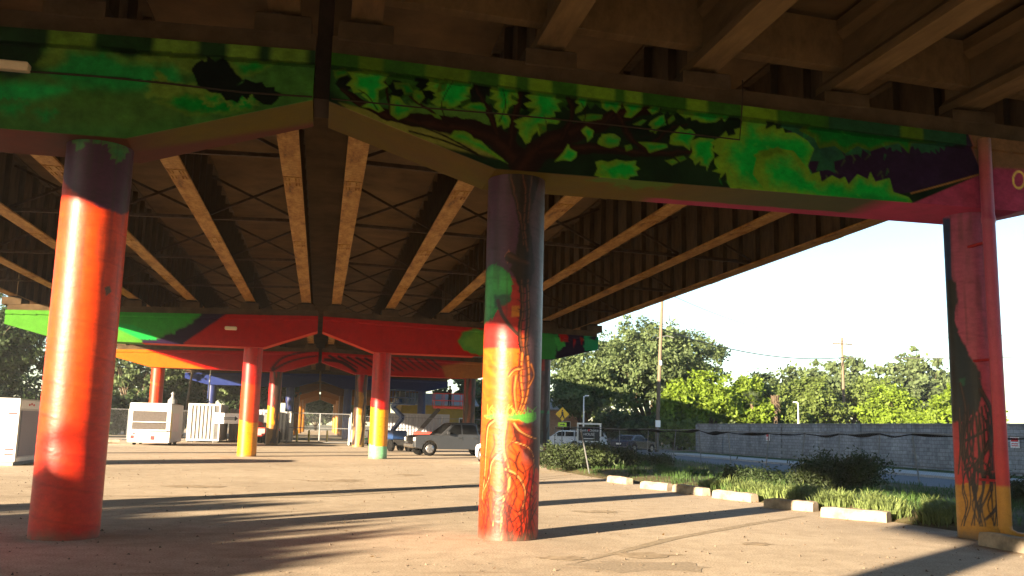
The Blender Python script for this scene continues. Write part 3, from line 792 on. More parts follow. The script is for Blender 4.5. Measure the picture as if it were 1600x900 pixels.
def paint_cap1_left(FX, FZ, SX, SY):
    c = Canvas(FX, FZ, conv1, .0095, MIDG)
    U, V = FX, FZ
    n1 = fbm(U, V, .9, 11)[..., None]
    c.c = np.array([.022, .085, .012])*(1-n1)+np.array([.04, .14, .02])*n1
    c.poly([(-60, 20), (75, 45), (70, 88), (40, 122), (-60, 122)], DARKG*.8, soft=14, rough=8)
    c.poly([(120, 50), (250, 58), (240, 88), (190, 90), (160, 80), (120, 78)], DARKG, soft=10, rough=8)
    c.poly([(60, 100), (75, 72), (130, 66), (175, 82), (205, 92), (250, 84), (330, 90), (330, 118), (250, 108), (120, 112)], (.09, .17, .018), soft=10, rough=7)
    c.poly([(78, 112), (110, 84), (160, 80), (200, 98), (270, 104), (285, 130), (190, 142), (110, 132)], (.008, .19, .03), soft=16, rough=8)
    c.poly([(-60, 125), (60, 132), (110, 140), (60, 160), (-60, 165)], (.006, .24, .04), soft=14, rough=8)
    c.poly([(20, 160), (120, 150), (250, 150), (330, 165), (220, 196), (60, 195)], (.040, .115, .015), soft=16, rough=8)
    c.poly([(228, 150), (248, 112), (262, 126), (300, 132), (340, 148), (290, 160)], (.10, .18, .018), soft=6, rough=5, jag=3)
    c.poly([(240, 160), (290, 142), (345, 158), (405, 150), (395, 172), (300, 182)], (.07, .14, .012), BRIGHT*.6, 8, rough=6, soft=4)
    for a in [(330, 158, 34, 24), (366, 160, 34, 26), (396, 156, 30, 20)]: c.leafy(*a, col=(.09, .17, .015), inner=BRIGHT*.6)
    c.poly([(305, 98), (352, 92), (378, 118), (370, 132), (400, 128), (432, 142), (434, 158), (410, 164), (396, 144), (362, 158), (345, 148), (318, 138), (302, 118)], BLACKG, jag=7, step=15)
    c.poly([(352, 92), (400, 90), (430, 100), (400, 118), (378, 124)], (.07, .14, .012), BRIGHT*.6, 10, rough=5, soft=4)
    for a in [(15, 170, 60, 30), (70, 182, 40, 24)]: c.leafy(*a, col=(.03, .13, .02), inner=(.006, .2, .03))
    c.stroke([(60, 112), (150, 118), (250, 128), (330, 138), (440, 150)], 1.6, 1.6, DARKG*.4)
    d = np.array([cap_top(1, abs(x-X0)) for x in U[:, 0]])[:, None]-V
    lipm = (d < .21)
    lipc = DARKG*1.4*np.ones_like(c.c)
    for a, b_ in [(72, 155), (236, 318), (352, 412), (420, 488)]:
        xa, xb = conv1(a, 60)[0], conv1(b_, 60)[0]
        k = np.clip((U-xa)/.1, 0, 1)*np.clip((xb-U)/.1, 0, 1)
        lipc = lipc*(1-k[..., None])+np.array([.085, .17, .015])*k[..., None]
    c.c = np.where(lipm[..., None], lipc, c.c)
    c.c = np.where(((d > .19) & (d < .25))[..., None], c.c*.45, c.c)  # same painted shade line under the left cap's lip
    c.c *= (1.05*(.6+.8*fbm(U, V, .2, 16)))[..., None]*(.88+.24*vnoise(U*.6, V, .035, 4))[..., None]
    s = np.zeros(SX.shape+(3,)); s[...] = MAUVE*1.0
    k = np.clip((SX+3.1)/.9, 0, 1)*np.clip((Y1F+.75+.25*np.clip((SX+3)/3, 0, 1)*2-SY)/.2+.2*fbm(SX, SY, .4, 3), 0, 1)
    s = s*(1-k[..., None])+OLIVE*k[..., None]
    return c.c, s

def flat_cap(col, col_soffit=None):
    def f(FX, FZ, SX, SY):
        a = np.zeros(FX.shape+(3,)); a[...] = col
        s = np.zeros(SX.shape+(3,)); s[...] = col if col_soffit is None else col_soffit
        return a, s
    return f
def paint_cap2(side):
    Yf = BENTS[2][0]-CAPW/2
    cv = lambda px, py: on_plane(px, py, Yf)
    def f(FX, FZ, SX, SY):
        c = Canvas(FX, FZ, cv, .032, RED*.8)
        s = np.zeros(SX.shape+(3,)); s[...] = np.array([.42, .03, .005])
        if side < 0:
            c.poly([(-60, 440), (375, 470), (352, 492), (288, 535), (280, 600), (-60, 600)], PURPLE*.8, soft=1)
            c.poly([(-80, 440), (310, 480), (320, 492), (285, 512), (255, 528), (180, 518), (100, 520), (-80, 540)], (.03, .14, .018), (.02, .20, .02), 9, rough=6, soft=3)
            c.poly([(180, 505), (205, 508), (232, 518), (245, 530), (180, 530)], (.008, .24, .04), jag=2, step=5)
            c.poly([(-80, 470), (120, 480), (180, 512), (222, 532), (220, 560), (-80, 560)], (.05, .17, .018), soft=2)
            c.poly([(30, 470), (62, 474), (50, 482), (24, 480)], (.03, .22, .03), jag=2, step=5)
            s[SX < -8.6] = (.06, .20, .02)
        else:
            c.poly([(755, 505), (1000, 505), (1000, 600), (845, 600), (780, 560)], PURPLE*.7, soft=2)
            c.poly([(722, 520), (742, 514), (770, 518), (775, 545), (750, 556), (725, 548), (716, 534)], (.05, .17, .02), (.09, .22, .02), 8, rough=3, soft=2)
            c.poly([(845, 520), (872, 522), (868, 560), (845, 566)], (.02, .17, .03), rough=2, soft=2)
            c.poly([(866, 528), (880, 526), (884, 540), (872, 548)], (.03, .25, .04), rough=2)
            c.poly([(872, 522), (886, 522), (888, 534), (876, 534)], RED*.7, rough=2)
            c.poly([(895, 530), (900, 530), (897, 545)], RED*.6); c.poly([(906, 526), (912, 530), (908, 540)], RED*.6)
            c.poly([(912, 518), (960, 518), (960, 548), (914, 548)], (.010, .20, .07), jag=1, rough=2)
            c.poly([(918, 528), (932, 524), (930, 532)], PURPLE)
            s[SX > 7.6] = (.03, .035, .03)
        return c.c, s
    return f
def paint_cap3(side):
    Yf = BENTS[3][0]-CAPW/2
    cv = lambda px, py: on_plane(px, py, Yf)
    def f(FX, FZ, SX, SY):
        c = Canvas(FX, FZ, cv, .05, RED*.75)
        s = np.zeros(SX.shape+(3,)); s[...] = np.array([.36, .022, .005])
        if side < 0:
            c.poly([(150, 520), (225, 545), (325, 578), (325, 620), (150, 620)], (.40, .085, .005), soft=1)
            s[SX < -8] = (.42, .11, .006)
            for P in [[(425, 580), (445, 568), (470, 560), (495, 556)], [(425, 576), (440, 560), (465, 552), (490, 548)]]: c.stroke(P, 4, 2, (.02, .006, .005))
        else:
            for k in range(7):
                x = 515+k*14
                c.stroke([(x, 556+k), (x+14, 564+k), (x+30, 574+k)], 4, 2, (.02, .006, .005))
            c.stroke([(508, 562), (535, 566), (556, 580)], 5, 5, (.02, .006, .005))
            for k in range(7):
                x = 600+k*12
                c.stroke([(x, 560), (x+12, 570), (x+24, 578)], 3, 2, (.05, .008, .006))
            c.poly([(690, 572), (760, 560), (760, 600), (700, 600)], (.30, .10, .02), soft=4)
        return c.c, s
    return f

# ---------------- paint of the columns
def grad(V, stops):
    c = np.zeros(V.shape+(3,))
    zs = [s_[0] for s_ in stops]
    for k in range(3): c[..., k] = np.interp(V, zs, [s_[1][k] for s_ in stops])
    return c
def cc(cx, cy): return lambda px, py: on_column(px, py, cx, cy, RC)
def paint_col_left(U, V, cx, cy):
    c = Canvas(U, V, cc(cx, cy), .0091, RED)
    c.c = grad(V, [(0, (.46, .013, .004)), (1.2, (.50, .016, .002)), (2.0, (.56, .034, .0015)), (4.2, (.56, .042, .0015)), (5.6, (.40, .014, .004))])
    nn = fbm(U, V, .5, 21)[..., None]; c.c = c.c*(.86+.28*nn)
    c.c = c.c+np.array([.03, .010, .0])*np.clip((vnoise(U, V*6, .3, 5)-.5)*2, 0, 1)[..., None]
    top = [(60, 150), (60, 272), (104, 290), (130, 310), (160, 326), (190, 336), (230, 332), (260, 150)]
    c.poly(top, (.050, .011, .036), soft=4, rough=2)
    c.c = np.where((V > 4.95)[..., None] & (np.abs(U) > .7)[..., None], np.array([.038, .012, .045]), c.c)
    for a in [(125, 218, 34, 30), (150, 212, 34, 26), (182, 222, 40, 40), (185, 242, 28, 26), (165, 214, 30, 22), (198, 214, 24, 24)]:
        c.leafy(*a, col=(.04, .13, .02), inner=(.012, .13, .03))
    c.poly([(163, 450), (172, 446), (174, 456), (166, 462)], (.10, .06, .035), rough=2)
    return c.c
def paint_col_centre(U, V, cx, cy):
    c = Canvas(U, V, cc(cx, cy), .0094, ORANGE)
    n1 = fbm(U, V, .4, 31)[..., None]
    c.c = grad(V, [(0, (.40, .012, .003)), (.35, (.44, .026, .003)), (1.0, (.46, .050, .003)), (2.2, (.46, .062, .003)), (3.05, (.46, .075, .003)), (3.12, (.34, .012, .006)), (3.7, (.30, .010, .006)), (3.9, (.26, .012, .01)), (4.0, (.060, .018, .044)), (6, (.055, .018, .042))])*(.85+.3*n1)
    # wavy lighter bands in the orange
    wv = np.sin((V*9+U*5+fbm(U, V, .6, 5)*5)*3.2)
    k = ((V < 3.05) & (V > 2.05) & (U < -.02))[..., None]*np.clip(wv, 0, 1)[..., None]*.35
    c.c = c.c*(1-k)+np.array([.48, .14, .004])*k
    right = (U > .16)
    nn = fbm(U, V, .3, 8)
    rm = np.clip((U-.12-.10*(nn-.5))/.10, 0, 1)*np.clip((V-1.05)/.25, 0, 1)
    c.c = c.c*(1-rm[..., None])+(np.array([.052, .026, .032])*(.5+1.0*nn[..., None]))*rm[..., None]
    rm = np.clip((U-.24-.05*(nn-.5))/.1, 0, 1)*np.clip((1.15-V)/.2, 0, 1)
    c.c = c.c*(1-rm[..., None])+np.array([.34, .010, .004])*rm[..., None]
    # green tree with yellow and red hills on the left
    c.poly([(800, 478), (812, 478), (812, 498), (798, 500)], (.42, .13, .006), soft=1)
    c.poly([(795, 496), (815, 494), (815, 545), (755, 545), (758, 515), (772, 498), (780, 492)], (.34, .010, .006), soft=2)
    c.poly([(758, 424), (770, 411), (785, 416), (798, 428), (801, 452), (795, 468), (778, 472), (774, 495), (755, 508), (752, 450)], (.012, .19, .03), (.04, .30, .055), 9, rough=5, jag=2, step=5)
    c.poly([(772, 462), (800, 458), (796, 474), (774, 480)], (.012, .08, .03), soft=5, rough=4)
    c.stroke([(778, 470), (784, 490), (796, 508), (808, 522)], 7, 6, (.04, .018, .012))
    # trunk at the top, running into the vine
    D = np.array([.012, .005, .003]); H = np.array([.10, .034, .014])
    c.poly([(790, 240), (850, 240), (838, 300), (826, 340), (836, 420), (826, 450), (812, 450), (796, 420), (806, 398), (812, 350), (806, 300)], D, soft=3, rough=3)
    for P in [[(795, 262), (803, 300), (812, 340), (818, 380)], [(812, 258), (820, 300), (818, 350), (824, 390)], [(832, 258), (828, 300), (824, 345)]]:
        c.stroke(P, 7, 6, D, H, wob=1.5)
    c.poly([(788, 400), (795, 390), (800, 398), (793, 412)], (.28, .08, .05), soft=1)
    c.stroke([(797, 402), (810, 408), (822, 412)], 18, 16, D, H*.6)
    for P in [[(814, 440), (816, 480), (812, 520), (816, 560)], [(824, 440), (826, 490), (822, 540), (826, 570)]]:
        c.stroke(P, 8, 7, D, H*1.2, wob=1)
    for y0 in range(300, 560, 14): c.stroke([(809, y0), (817, y0+5), (827, y0+1)], 1.5, 1.5, D*.5)
    # jointed vine in the light part
    OD = np.array([.075, .010, .002]); OH = np.array([.50, .16, .03])
    for P in [[(815, 555), (813, 590), (816, 620), (811, 640), (800, 654)], [(824, 560), (826, 595), (822, 622), (816, 638)], [(813, 575), (803, 578), (796, 586)], [(805, 590), (803, 612), (806, 640)], [(830, 572), (834, 586), (828, 600)]]:
        c.stroke(P, 9, 6, OD, OH)
    for y0 in range(562, 640, 11): c.stroke([(809, y0), (818, y0+4), (828, y0)], 2, 2, (.07, .018, .006))
    # grass line
    G = np.array([.06, .22, .03])
    c.poly([(755, 650), (775, 646), (800, 648), (838, 644), (838, 655), (825, 662), (808, 656), (770, 656)], G, soft=1.5, rough=2)
    for x in range(762, 838, 4):
        h = rng.uniform(8, 20); c.stroke([(x, 652), (x+rng.uniform(-3, 3), 652-h*.6), (x+rng.uniform(-6, 6), 652-h)], 2.2, .8, G*(1.2 if x > 800 else 1.5))
    # soil pocket and roots
    c.poly([(798, 660), (840, 664), (842, 740), (826, 716), (806, 690)], (.045, .008, .004), soft=6, rough=5)
    c.poly([(808, 665), (828, 672), (832, 690), (816, 700)], (.20, .018, .005), soft=6, rough=4)
    RT = np.array([.06, .009, .002]); RH = np.array([.55, .22, .06])
    for P, a, b_ in [([(770, 658), (762, 668), (759, 700), (757, 740), (753, 780)], 9, 4), ([(804, 664), (812, 674), (826, 682), (838, 686)], 8, 4),
                     ([(788, 660), (784, 700), (792, 730), (794, 760), (784, 790), (782, 846)], 15, 8), ([(784, 705), (768, 722), (764, 745), (756, 765)], 8, 4),
                     ([(792, 735), (806, 742), (818, 760), (820, 780), (812, 800)], 8, 4), ([(786, 775), (772, 788), (770, 820)], 7, 4), ([(800, 690), (826, 700), (834, 720), (832, 760), (826, 800)], 4, 3)]:
        c.stroke(P, a, b_, RT, RH)
    for P in [[(752, 780), (758, 800), (752, 830)], [(760, 770), (764, 800), (757, 830), (762, 846)], [(796, 716), (808, 728), (806, 750)], [(812, 706), (806, 728), (818, 740)], [(800, 745), (808, 770), (800, 792)], [(796, 790), (808, 800), (820, 796), (818, 815), (806, 830), (800, 846)],
              [(790, 800), (800, 815), (812, 806), (816, 830), (812, 846)], [(828, 740), (818, 800), (822, 830), (816, 846)], [(836, 730), (828, 790), (838, 830)], [(800, 830), (792, 846)], [(768, 760), (776, 776), (770, 800), (776, 840)], [(842, 780), (832, 806), (824, 830), (830, 846)], [(756, 745), (764, 765), (757, 790)]]:
        c.stroke(P, 2.8, 2.2, (.055, .006, .002))
    for k in range(34):
        x = rng.uniform(752, 842); y = rng.uniform(668, 800); L_ = rng.uniform(30, 70)
        c.stroke([(x, y), (x+rng.uniform(-8, 8), y+L_*.33), (x+rng.uniform(-12, 12), y+L_*.66), (x+rng.uniform(-8, 8), y+L_)], 2.4, 1.4, (.05, .006, .002), alpha=.85)
    for k in range(16):
        x = rng.uniform(756, 838); y = 846
        c.stroke([(x, y), (x+rng.uniform(-9, 9), y-rng.uniform(20, 40)), (x+rng.uniform(-12, 12), y-rng.uniform(50, 80))], 3.2, 1.6, (.05, .006, .002))
    return c.c
def paint_col_right(U, V, cx, cy):
    c = Canvas(U, V, cc(cx, cy), .0108, CRIMSON)
    c.c = grad(V, [(0, MUSTARD), (.85, MUSTARD), (.92, (.38, .018, .016)), (2.2, (.36, .034, .052)), (3.6, (.31, .048, .095)), (5.6, (.23, .05, .115))])
    n1 = fbm(U, V, .5, 41)[..., None]; c.c = c.c*(.82+.36*n1)
    w = vnoise(U, V*0, .2, 3)
    c.c = np.where(((V < .92+.25*(w-.5)+.25*U) & (V > .5))[..., None], MUSTARD*(.85+.3*n1), c.c)
    c.poly([(1470, 340), (1484, 340), (1486, 430), (1494, 455), (1490, 500), (1470, 500)], (.006, .025, .09), soft=2)
    c.poly([(1470, 430), (1492, 440), (1496, 468), (1490, 500), (1505, 535), (1530, 580), (1537, 610), (1528, 640), (1515, 655), (1500, 660), (1470, 660)], (.006, .010, .013), soft=3, rough=4)
    c.poly([(1498, 592), (1508, 590), (1507, 602), (1500, 604)], (.01, .07, .03), soft=3)
    D = np.array([.010, .005, .004]); H = np.array([.075, .032, .016])
    for P, a, b_ in [([(1532, 610), (1548, 640), (1552, 680), (1540, 705), (1524, 730), (1522, 770), (1532, 800)], 8, 4), ([(1500, 600), (1508, 640), (1506, 690), (1514, 720), (1530, 738)], 6, 4),
                     ([(1505, 690), (1530, 678), (1550, 665)], 5, 3), ([(1512, 655), (1505, 700), (1512, 745), (1524, 765)], 5, 4), ([(1530, 735), (1552, 745), (1562, 770), (1556, 795), (1540, 812)], 7, 4),
                     ([(1498, 640), (1500, 700), (1496, 740)], 6, 4), ([(1545, 690), (1530, 720), (1510, 735)], 6, 3), ([(1520, 715), (1545, 730), (1548, 760), (1530, 800)], 4, 3)]:
        c.stroke(P, a, b_, D, H)
    for k in range(16):
        x = 1501+k*3.6
        c.stroke([(1505+k*2.6, 640+rng.uniform(-10, 20)), (x+rng.uniform(-8, 8), 690), (x+rng.uniform(-8, 8), 735)], 3.2, 2.4, D, H*.6)
    for k in range(14):
        x = 1503+k*4.2
        c.stroke([(x, 735+rng.uniform(-8, 8)), (x+rng.uniform(-6, 6), 765), (x+rng.uniform(-9, 9), 790), (x+rng.uniform(-9, 9), 822)], 2.8, 1.8, D)
    return c.c
def bands(stops):
    """flat paint bands; stops from the ground up: (height, colour)"""
    def f(U, V, cx, cy):
        c = np.zeros(V.shape+(3,)); c[...] = stops[0][1]
        for z, col in stops[1:]:
            c[V+.12*np.sin(U*2+1) > z] = col
        return c*(.9+.2*fbm(U, V, .6, 2)[..., None])
    return f
def rooty(base_stops, dark=(.03, .012, .008)):
    b0 = bands(base_stops)
    def f(U, V, cx, cy):
        c = Canvas(U, V, None, .05, RED); c.c = b0(U, V, cx, cy)
        r = np.random.default_rng(int(abs(cx*100)))
        for k in range(7):
            x = r.uniform(-.5, .5); P = [(x+r.uniform(-.25, .25), z) for z in (.2, 1.2, 2.2, 3.2, 4.3, 5.5)]
            c.stroke(P, 2.6, 3.5, dark, metres=True)
        return c.c
    return f

PIERS = {}
def pier(b, side, label, capf, cin, cout, fine=None, nv=10, ns=3, fin_i=None, fin_o=None, beams=(), zb=None):
    Y = BENTS[b][0]
    t = thing('bridge_pier', label, 'bridge pier', (0, 0, 0), group='piers of the viaduct')
    build_cap(b, side, capf, t, fine=fine, nv=nv, ns=ns)
    for ax, f, fin in ((CI, cin, fin_i), (CO, cout, fin_o)):
        if f: build_column(b, ax, side, f, t, *(fin or (12, .08)))
    riser(b, side, t, beams, zb)
    PIERS[(b, side)] = t
    return t
STEEL_X = (.74, 3.435, 6.21, 8.87, 11.6, 14.2)
CONC_X = (.62, 3.55, 6.2, 8.75, 11.2, 13.7)
def steel_z(u): return 7.63-CROWN*u
def conc_z(u): return 7.86-.036*u
plain_o = bands([(0, RED), (2, RED)])
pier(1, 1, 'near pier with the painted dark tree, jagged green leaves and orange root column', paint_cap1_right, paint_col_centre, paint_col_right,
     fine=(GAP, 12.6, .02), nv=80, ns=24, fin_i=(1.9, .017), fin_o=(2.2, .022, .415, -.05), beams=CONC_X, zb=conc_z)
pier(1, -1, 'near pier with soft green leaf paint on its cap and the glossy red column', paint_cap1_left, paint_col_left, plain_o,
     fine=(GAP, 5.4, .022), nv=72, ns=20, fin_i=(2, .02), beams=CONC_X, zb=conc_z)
pier(0, 1, 'pier behind the camera with plain red columns, right half', flat_cap(MIDG), plain_o, plain_o, beams=CONC_X, zb=conc_z)
pier(0, -1, 'pier behind the camera with plain red columns, left half', flat_cap(MIDG), plain_o, plain_o, beams=CONC_X, zb=conc_z)
pier(2, -1, 'second pier with red cap, bright green leafy end and a red to yellow column', paint_cap2(-1), bands([(0, YELLOW), (1.75, (.42, .028, .003)), (3.6, RED)]), bands([(0, (.7, .3, .02)), (2, RED)]),
     fine=(GAP, CAPEND-.01, .07), nv=26, ns=6, fin_i=(6, .05), beams=STEEL_X, zb=steel_z)
pier(2, 1, 'second pier with red cap and a red, yellow and mint green banded column', paint_cap2(1), bands([(0, TEAL), (.72, YELLOW), (2.55, RED*.95)]), rooty([(0, (.05, .06, .06)), (2.6, (.03, .16, .07)), (2.75, (.09, .05, .06)), (4.8, (.2, .03, .03))]),
     fine=(GAP, CAPEND-.01, .07), nv=26, ns=6, fin_i=(6, .05), fin_o=(6, .05), beams=STEEL_X, zb=steel_z)
pier(3, -1, 'third pier with an orange tipped red cap and black painted branches', paint_cap3(-1), rooty([(0, (.2, .09, .012)), (1.6, YELLOW), (2.9, RED*.8)]), bands([(0, (.38, .026, .004)), (4.2, (.42, .06, .005)), (4.4, (.38, .026, .004))]),
     fine=(GAP, CAPEND-.01, .1), nv=18, ns=4, fin_i=(8, .06), beams=STEEL_X, zb=steel_z)
pier(3, 1, 'third pier with a red cap crossed by black streaks and root covered columns', paint_cap3(1), rooty([(0, (.32, .2, .05)), (2.5, MUSTARD*.7), (4.2, RED*.6)]), rooty([(0, (.16, .045, .015)), (3.5, (.18, .015, .015))]),
     fine=(GAP, CAPEND-.01, .1), nv=18, ns=4, fin_i=(8, .06), fin_o=(8, .06), beams=STEEL_X, zb=steel_z)
bl = bands([(0, BLUE*2.0), (2.5, BLUE)])
pier(4, -1, 'royal blue pier, left half, behind the white container', flat_cap(BLUE), bl, bl, beams=STEEL_X, zb=steel_z)
pier(4, 1, 'royal blue pier, right half, behind the parked silver truck', flat_cap(BLUE), bl, bl, beams=STEEL_X, zb=steel_z)
ye = bands([(0, YELLOW*.6), (2.5, YELLOW*.5)])
for b in (5, 6, 7):
    w = {5: 'nearest', 6: 'middle', 7: 'farthest'}[b]
    pier(b, -1, w+' of the three yellow piers in the distance, left half', flat_cap(YELLOW*.3), ye, ye, beams=STEEL_X, zb=steel_z)
    pier(b, 1, w+' of the three yellow piers in the distance, right half', flat_cap(YELLOW*.3), ye, ye, beams=STEEL_X, zb=steel_z)
# drain pipe, lamps and conduit that belong to the piers
P1R, P1L = PIERS[(1, 1)], PIERS[(1, -1)]
cx, cy = X0+CO, BENTS[1][0]
def pipe_painted():
    pb = cy-CAPW/2-.17; pa = on_plane(1553, 500, pb)[0]
    zz = np.arange(.25, 6.85, .05); n = 16
    th = np.linspace(0, 2*math.pi, n, endpoint=False)
    TH, ZZ = np.meshgrid(th, zz, indexing='ij')
    r = .105+.012*((ZZ > 5.3) & (ZZ < 5.42))
    YO = np.where(ZZ > 5.45, -.33+0*ZZ, 0)   # jogs out in front of the cap face
    YO = 0*ZZ
    v = np.stack([pa+r*np.cos(TH), pb+YO+r*np.sin(TH), ZZ], -1).reshape(-1, 3); m = len(zz)
    i = np.arange(n)[:, None]; j = np.arange(m-1)[None]
    q = np.stack([i*m+j, ((i+1) % n)*m+j, ((i+1) % n)*m+j+1, i*m+j+1], -1).reshape(-1, 4)
    c = grad(ZZ, [(0, MUSTARD), (.9, MUSTARD), (.95, (.38, .018, .016)), (2.2, (.36, .034, .052)), (3.6, (.31, .048, .095)), (5.6, (.26, .05, .11)), (6.2, (.30, .06, .08)), (6.85, (.16, .08, .04))])
    for zz_ in (1.0, 3.0, 5.0): MB().box(pa-.03, pa+.03, pb+.1, cy-.3, zz_-.02, zz_+.02).build('pipe_bracket', 'bracket_red', P1R)
    o = link('drain_pipe', np_mesh('drain_pipe', v, q, 'mural_column', c.reshape(-1, 3), smooth=True), P1R)
    e = MB().tube([(pa, pb, .3), (pa+.01, pb-.02, .18), (pa+.10, pb-.10, .10), (pa+.28, pb-.2, .07)], [.105, .11, .115, .12], 12)
    me = e.mesh('outlet', 'mural_column'); at = me.color_attributes.new('paint', 'FLOAT_COLOR', 'POINT')
    for d in at.data: d.color = (*MUSTARD, 1)
    link('outlet', me, o)
pipe_painted()
x, z = on_plane(20, 106, Y1F)
MB().chbox(x-.5, x+.24, Y1F-.16, Y1F-.002, z-.07, z+.06, .02).build('wall_lamp', 'lamp_beige', P1L)
m = MB()
pts = [on_plane(px, py, Y1F) for px, py in [(40, 112), (150, 120), (260, 131), (380, 145), (488, 152)]]
m.tube([(a, Y1F-.018, b_) for a, b_ in pts], .014, 6); m.build('conduit', 'pipe_dark', P1L)
m = MB()
pts = [on_plane(px, py, Y1F) for px, py in [(518, 155), (650, 168), (800, 180), (950, 195), (1155, 219), (1157, 160), (1157, 128)]]
m.tube([(a, Y1F-.075 if i > 4 else Y1F-.018, b_) for i, (a, b_) in enumerate(pts)], .012, 6); m.build('conduit', 'pipe_dark', P1R)
x, z = on_plane(361, 513, BENTS[2][0]-CAPW/2)
MB().chbox(x-.28, x+.28, BENTS[2][0]-CAPW/2-.2, BENTS[2][0]-CAPW/2-.002, z-.09, z+.08, .03).build('wall_lamp', 'lamp_beige', PIERS[(2, -1)])
# dark filler plate in the joint between the two near caps
m = MB(); m.box(X0-.115, X0+.115, BENTS[1][0]-.3, BENTS[1][0]+.6, 6.6, 9.1); m.build('joint_filler', 'pipe_dark', P1R)

# ------------------------------------------------------------------ the viaducts: spans
DECKX = 15.3
def deck(parent, side, ya, yb, zsof, th=.25):
    xs = [.0 if side < 0 else .003, DECKX]
    z = lambda u: zsof-CROWN*u
    ya -= .015; yb += .02
    P = [(X0+side*xs[0], z(0)), (X0+side*xs[1], z(DECKX)), (X0+side*xs[1], z(DECKX)+th+.03), (X0+side*xs[0], z(0)+th)]
    MB().prism(P, ya, yb).build('deck', 'deck_concrete', parent)
    u = DECKX
    Q = [(X0+side*(u-.42), z(u)+th-.01), (X0+side*(u+.02), z(u)-.06), (X0+side*(u+.03), z(u)+th+.30), (X0+side*(u-.18), z(u)+th+.31)]
    MB().prism(Q, ya, yb).build('parapet', 'deck_concrete', parent)
def steel_span(b0, b1, side, label, detail):
    ya, yb = BENTS[b0][0]+.02, BENTS[b1][0]-.02
    t = thing('bridge_span', label, 'bridge span', group='spans of the viaduct')
    H = 1.62
    deck(t, side, ya, yb, 7.63+H+.06)
    L = yb-ya
    gm = MB()
    gm.box(-.23, .23, 0, L, 0, .05); wm = MB().box(-.012, .012, .002, L-.002, .05, H); 
    gme = gm.mesh('girder', 'girder_steel'); wme = wm.mesh('web', 'web_steel')
    tf = MB().box(-.18, .18, .001, L-.001, H, H+.05).mesh('top_flange', 'web_steel')
    st = MB().box(-.17, .17, -.008, .008, .051, H-.001).mesh('stiffener', 'web_steel')
    spm = MB().box(-.215, .215, -.42, .42, -.016, -.0005)
    for bx in (-.16, -.08, .08, .16):
        for by in (-.34, -.24, -.14, .14, .24, .34): spm.box(bx-.014, bx+.014, by-.014, by+.014, -.034, -.0165)
    sp = spm.mesh('splice_plate', 'girder_steel')
    for u in STEEL_X:
        g_ = link('girder', gme, t, (X0+side*u, ya, steel_z(u)))
        link('web', wme, g_); link('top_flange', tf, g_)
        if detail:
            n = int(L/1.27)
            for k in range(n): link('stiffener', st, g_, (0, .7+k*1.27, 0))
            for fr in (.27, .52, .77): link('splice_plate', sp, g_, (0, L*fr+.35*math.sin(u*5), 0))
    if not detail: return
    stations = [y for y in (21.3, 28.3, 35.3, 42.5) if ya < y < yb] if b0 == 1 else [ya+L*k/5 for k in (1, 2, 3, 4)]
    for ua, ub in zip(STEEL_X, STEEL_X[1:]):
        xa, xb = X0+side*(ua+.02), X0+side*(ub-.02)
        za, zb_ = steel_z(ua), steel_z(ub)
        m = MB()
        m.bar((xa, 0, za+.16), (xb, 0, zb_+.16), .09, .10)
        m.bar((xa, .03, za+.22), (xb, .03, zb_+H-.15), .06, .07)
        m.bar((xa, -.04, za+H-.15), (xb, -.04, zb_+.22), .06, .07)
        me = m.mesh('cross_frame', 'bracing_steel')
        for y in stations: link('cross_frame', me, t, (0, y, 0))
        # flat bracing in the plane of the bottom flanges
        if b0 == 1 and ua < 7:
            for k, (y0, y1) in enumerate(zip(stations, stations[1:])):
                pass
def concrete_span(b0, b1, side, label):
    ya, yb = BENTS[b0][0]+.04, BENTS[b1][0]-.04
    t = thing('bridge_span', label, 'bridge span', group='spans of the viaduct')
    H = 1.15
    u0 = 0
    deck(t, side, ya, yb, conc_z(0)+H+.04, .512)
    prof = [(-.24, .0), (.24, .0), (.24, .15), (.10, .30), (.10, .82), (.20, .95), (.20, H+.02), (-.20, H+.02), (-.20, .95), (-.10, .82), (-.10, .30), (-.24, .15)]
    me = MB().prism(prof, 0, yb-ya).mesh('beam', 'girder_concrete')
    for u in CONC_X: link('beam', me, t, (X0+side*u, ya, conc_z(u)))
    for ua, ub in zip(CONC_X, CONC_X[1:]):
        for y in (ya+.5, (ya+yb)/2, yb-.55):
            P = [(X0+side*(ua+.09), conc_z(ua)+.32), (X0+side*(ub-.09), conc_z(ub)+.32), (X0+side*(ub-.09), conc_z(ub)+H+.01), (X0+side*(ua+.09), conc_z(ua)+H+.01)]
            MB().prism(P, y-.12, y+.12).build('diaphragm', 'girder_concrete', t)
concrete_span(0, 1, 1, 'dark concrete beam span overhead at the top right of the picture')
concrete_span(0, 1, -1, 'dark concrete beam span overhead at the top left of the picture')
steel_span(1, 2, 1, 'tan steel girder span right of the joint, behind the tree painted cap', True)
steel_span(1, 2, -1, 'tan steel girder span left of the joint, reaching over the glossy red column', True)
steel_span(2, 3, 1, 'steel girder span behind the second red cap, right of the joint', True)
steel_span(2, 3, -1, 'steel girder span behind the second red cap, left of the joint', True)
BENTS[8] = (230, 7.2, 5.6); BENTS[-1] = (-42, 7.2, 5.6)
for a, b_, w in ((3, 4, 'between the third and the blue pier'), (4, 5, 'between the blue and the first yellow pier'), (5, 6, 'between the first two yellow piers'), (6, 7, 'between the last two yellow piers'), (7, 8, 'beyond the farthest yellow pier')):
    for s_, n_ in ((-1, 'left'), (1, 'right')): steel_span(a, b_, s_, 'dark distant bridge span '+w+', '+n_+' half', False)
for s_, n_ in ((-1, 'left'), (1, 'right')): concrete_span(-1, 0, s_, 'concrete beam span behind the camera, '+n_+' half')

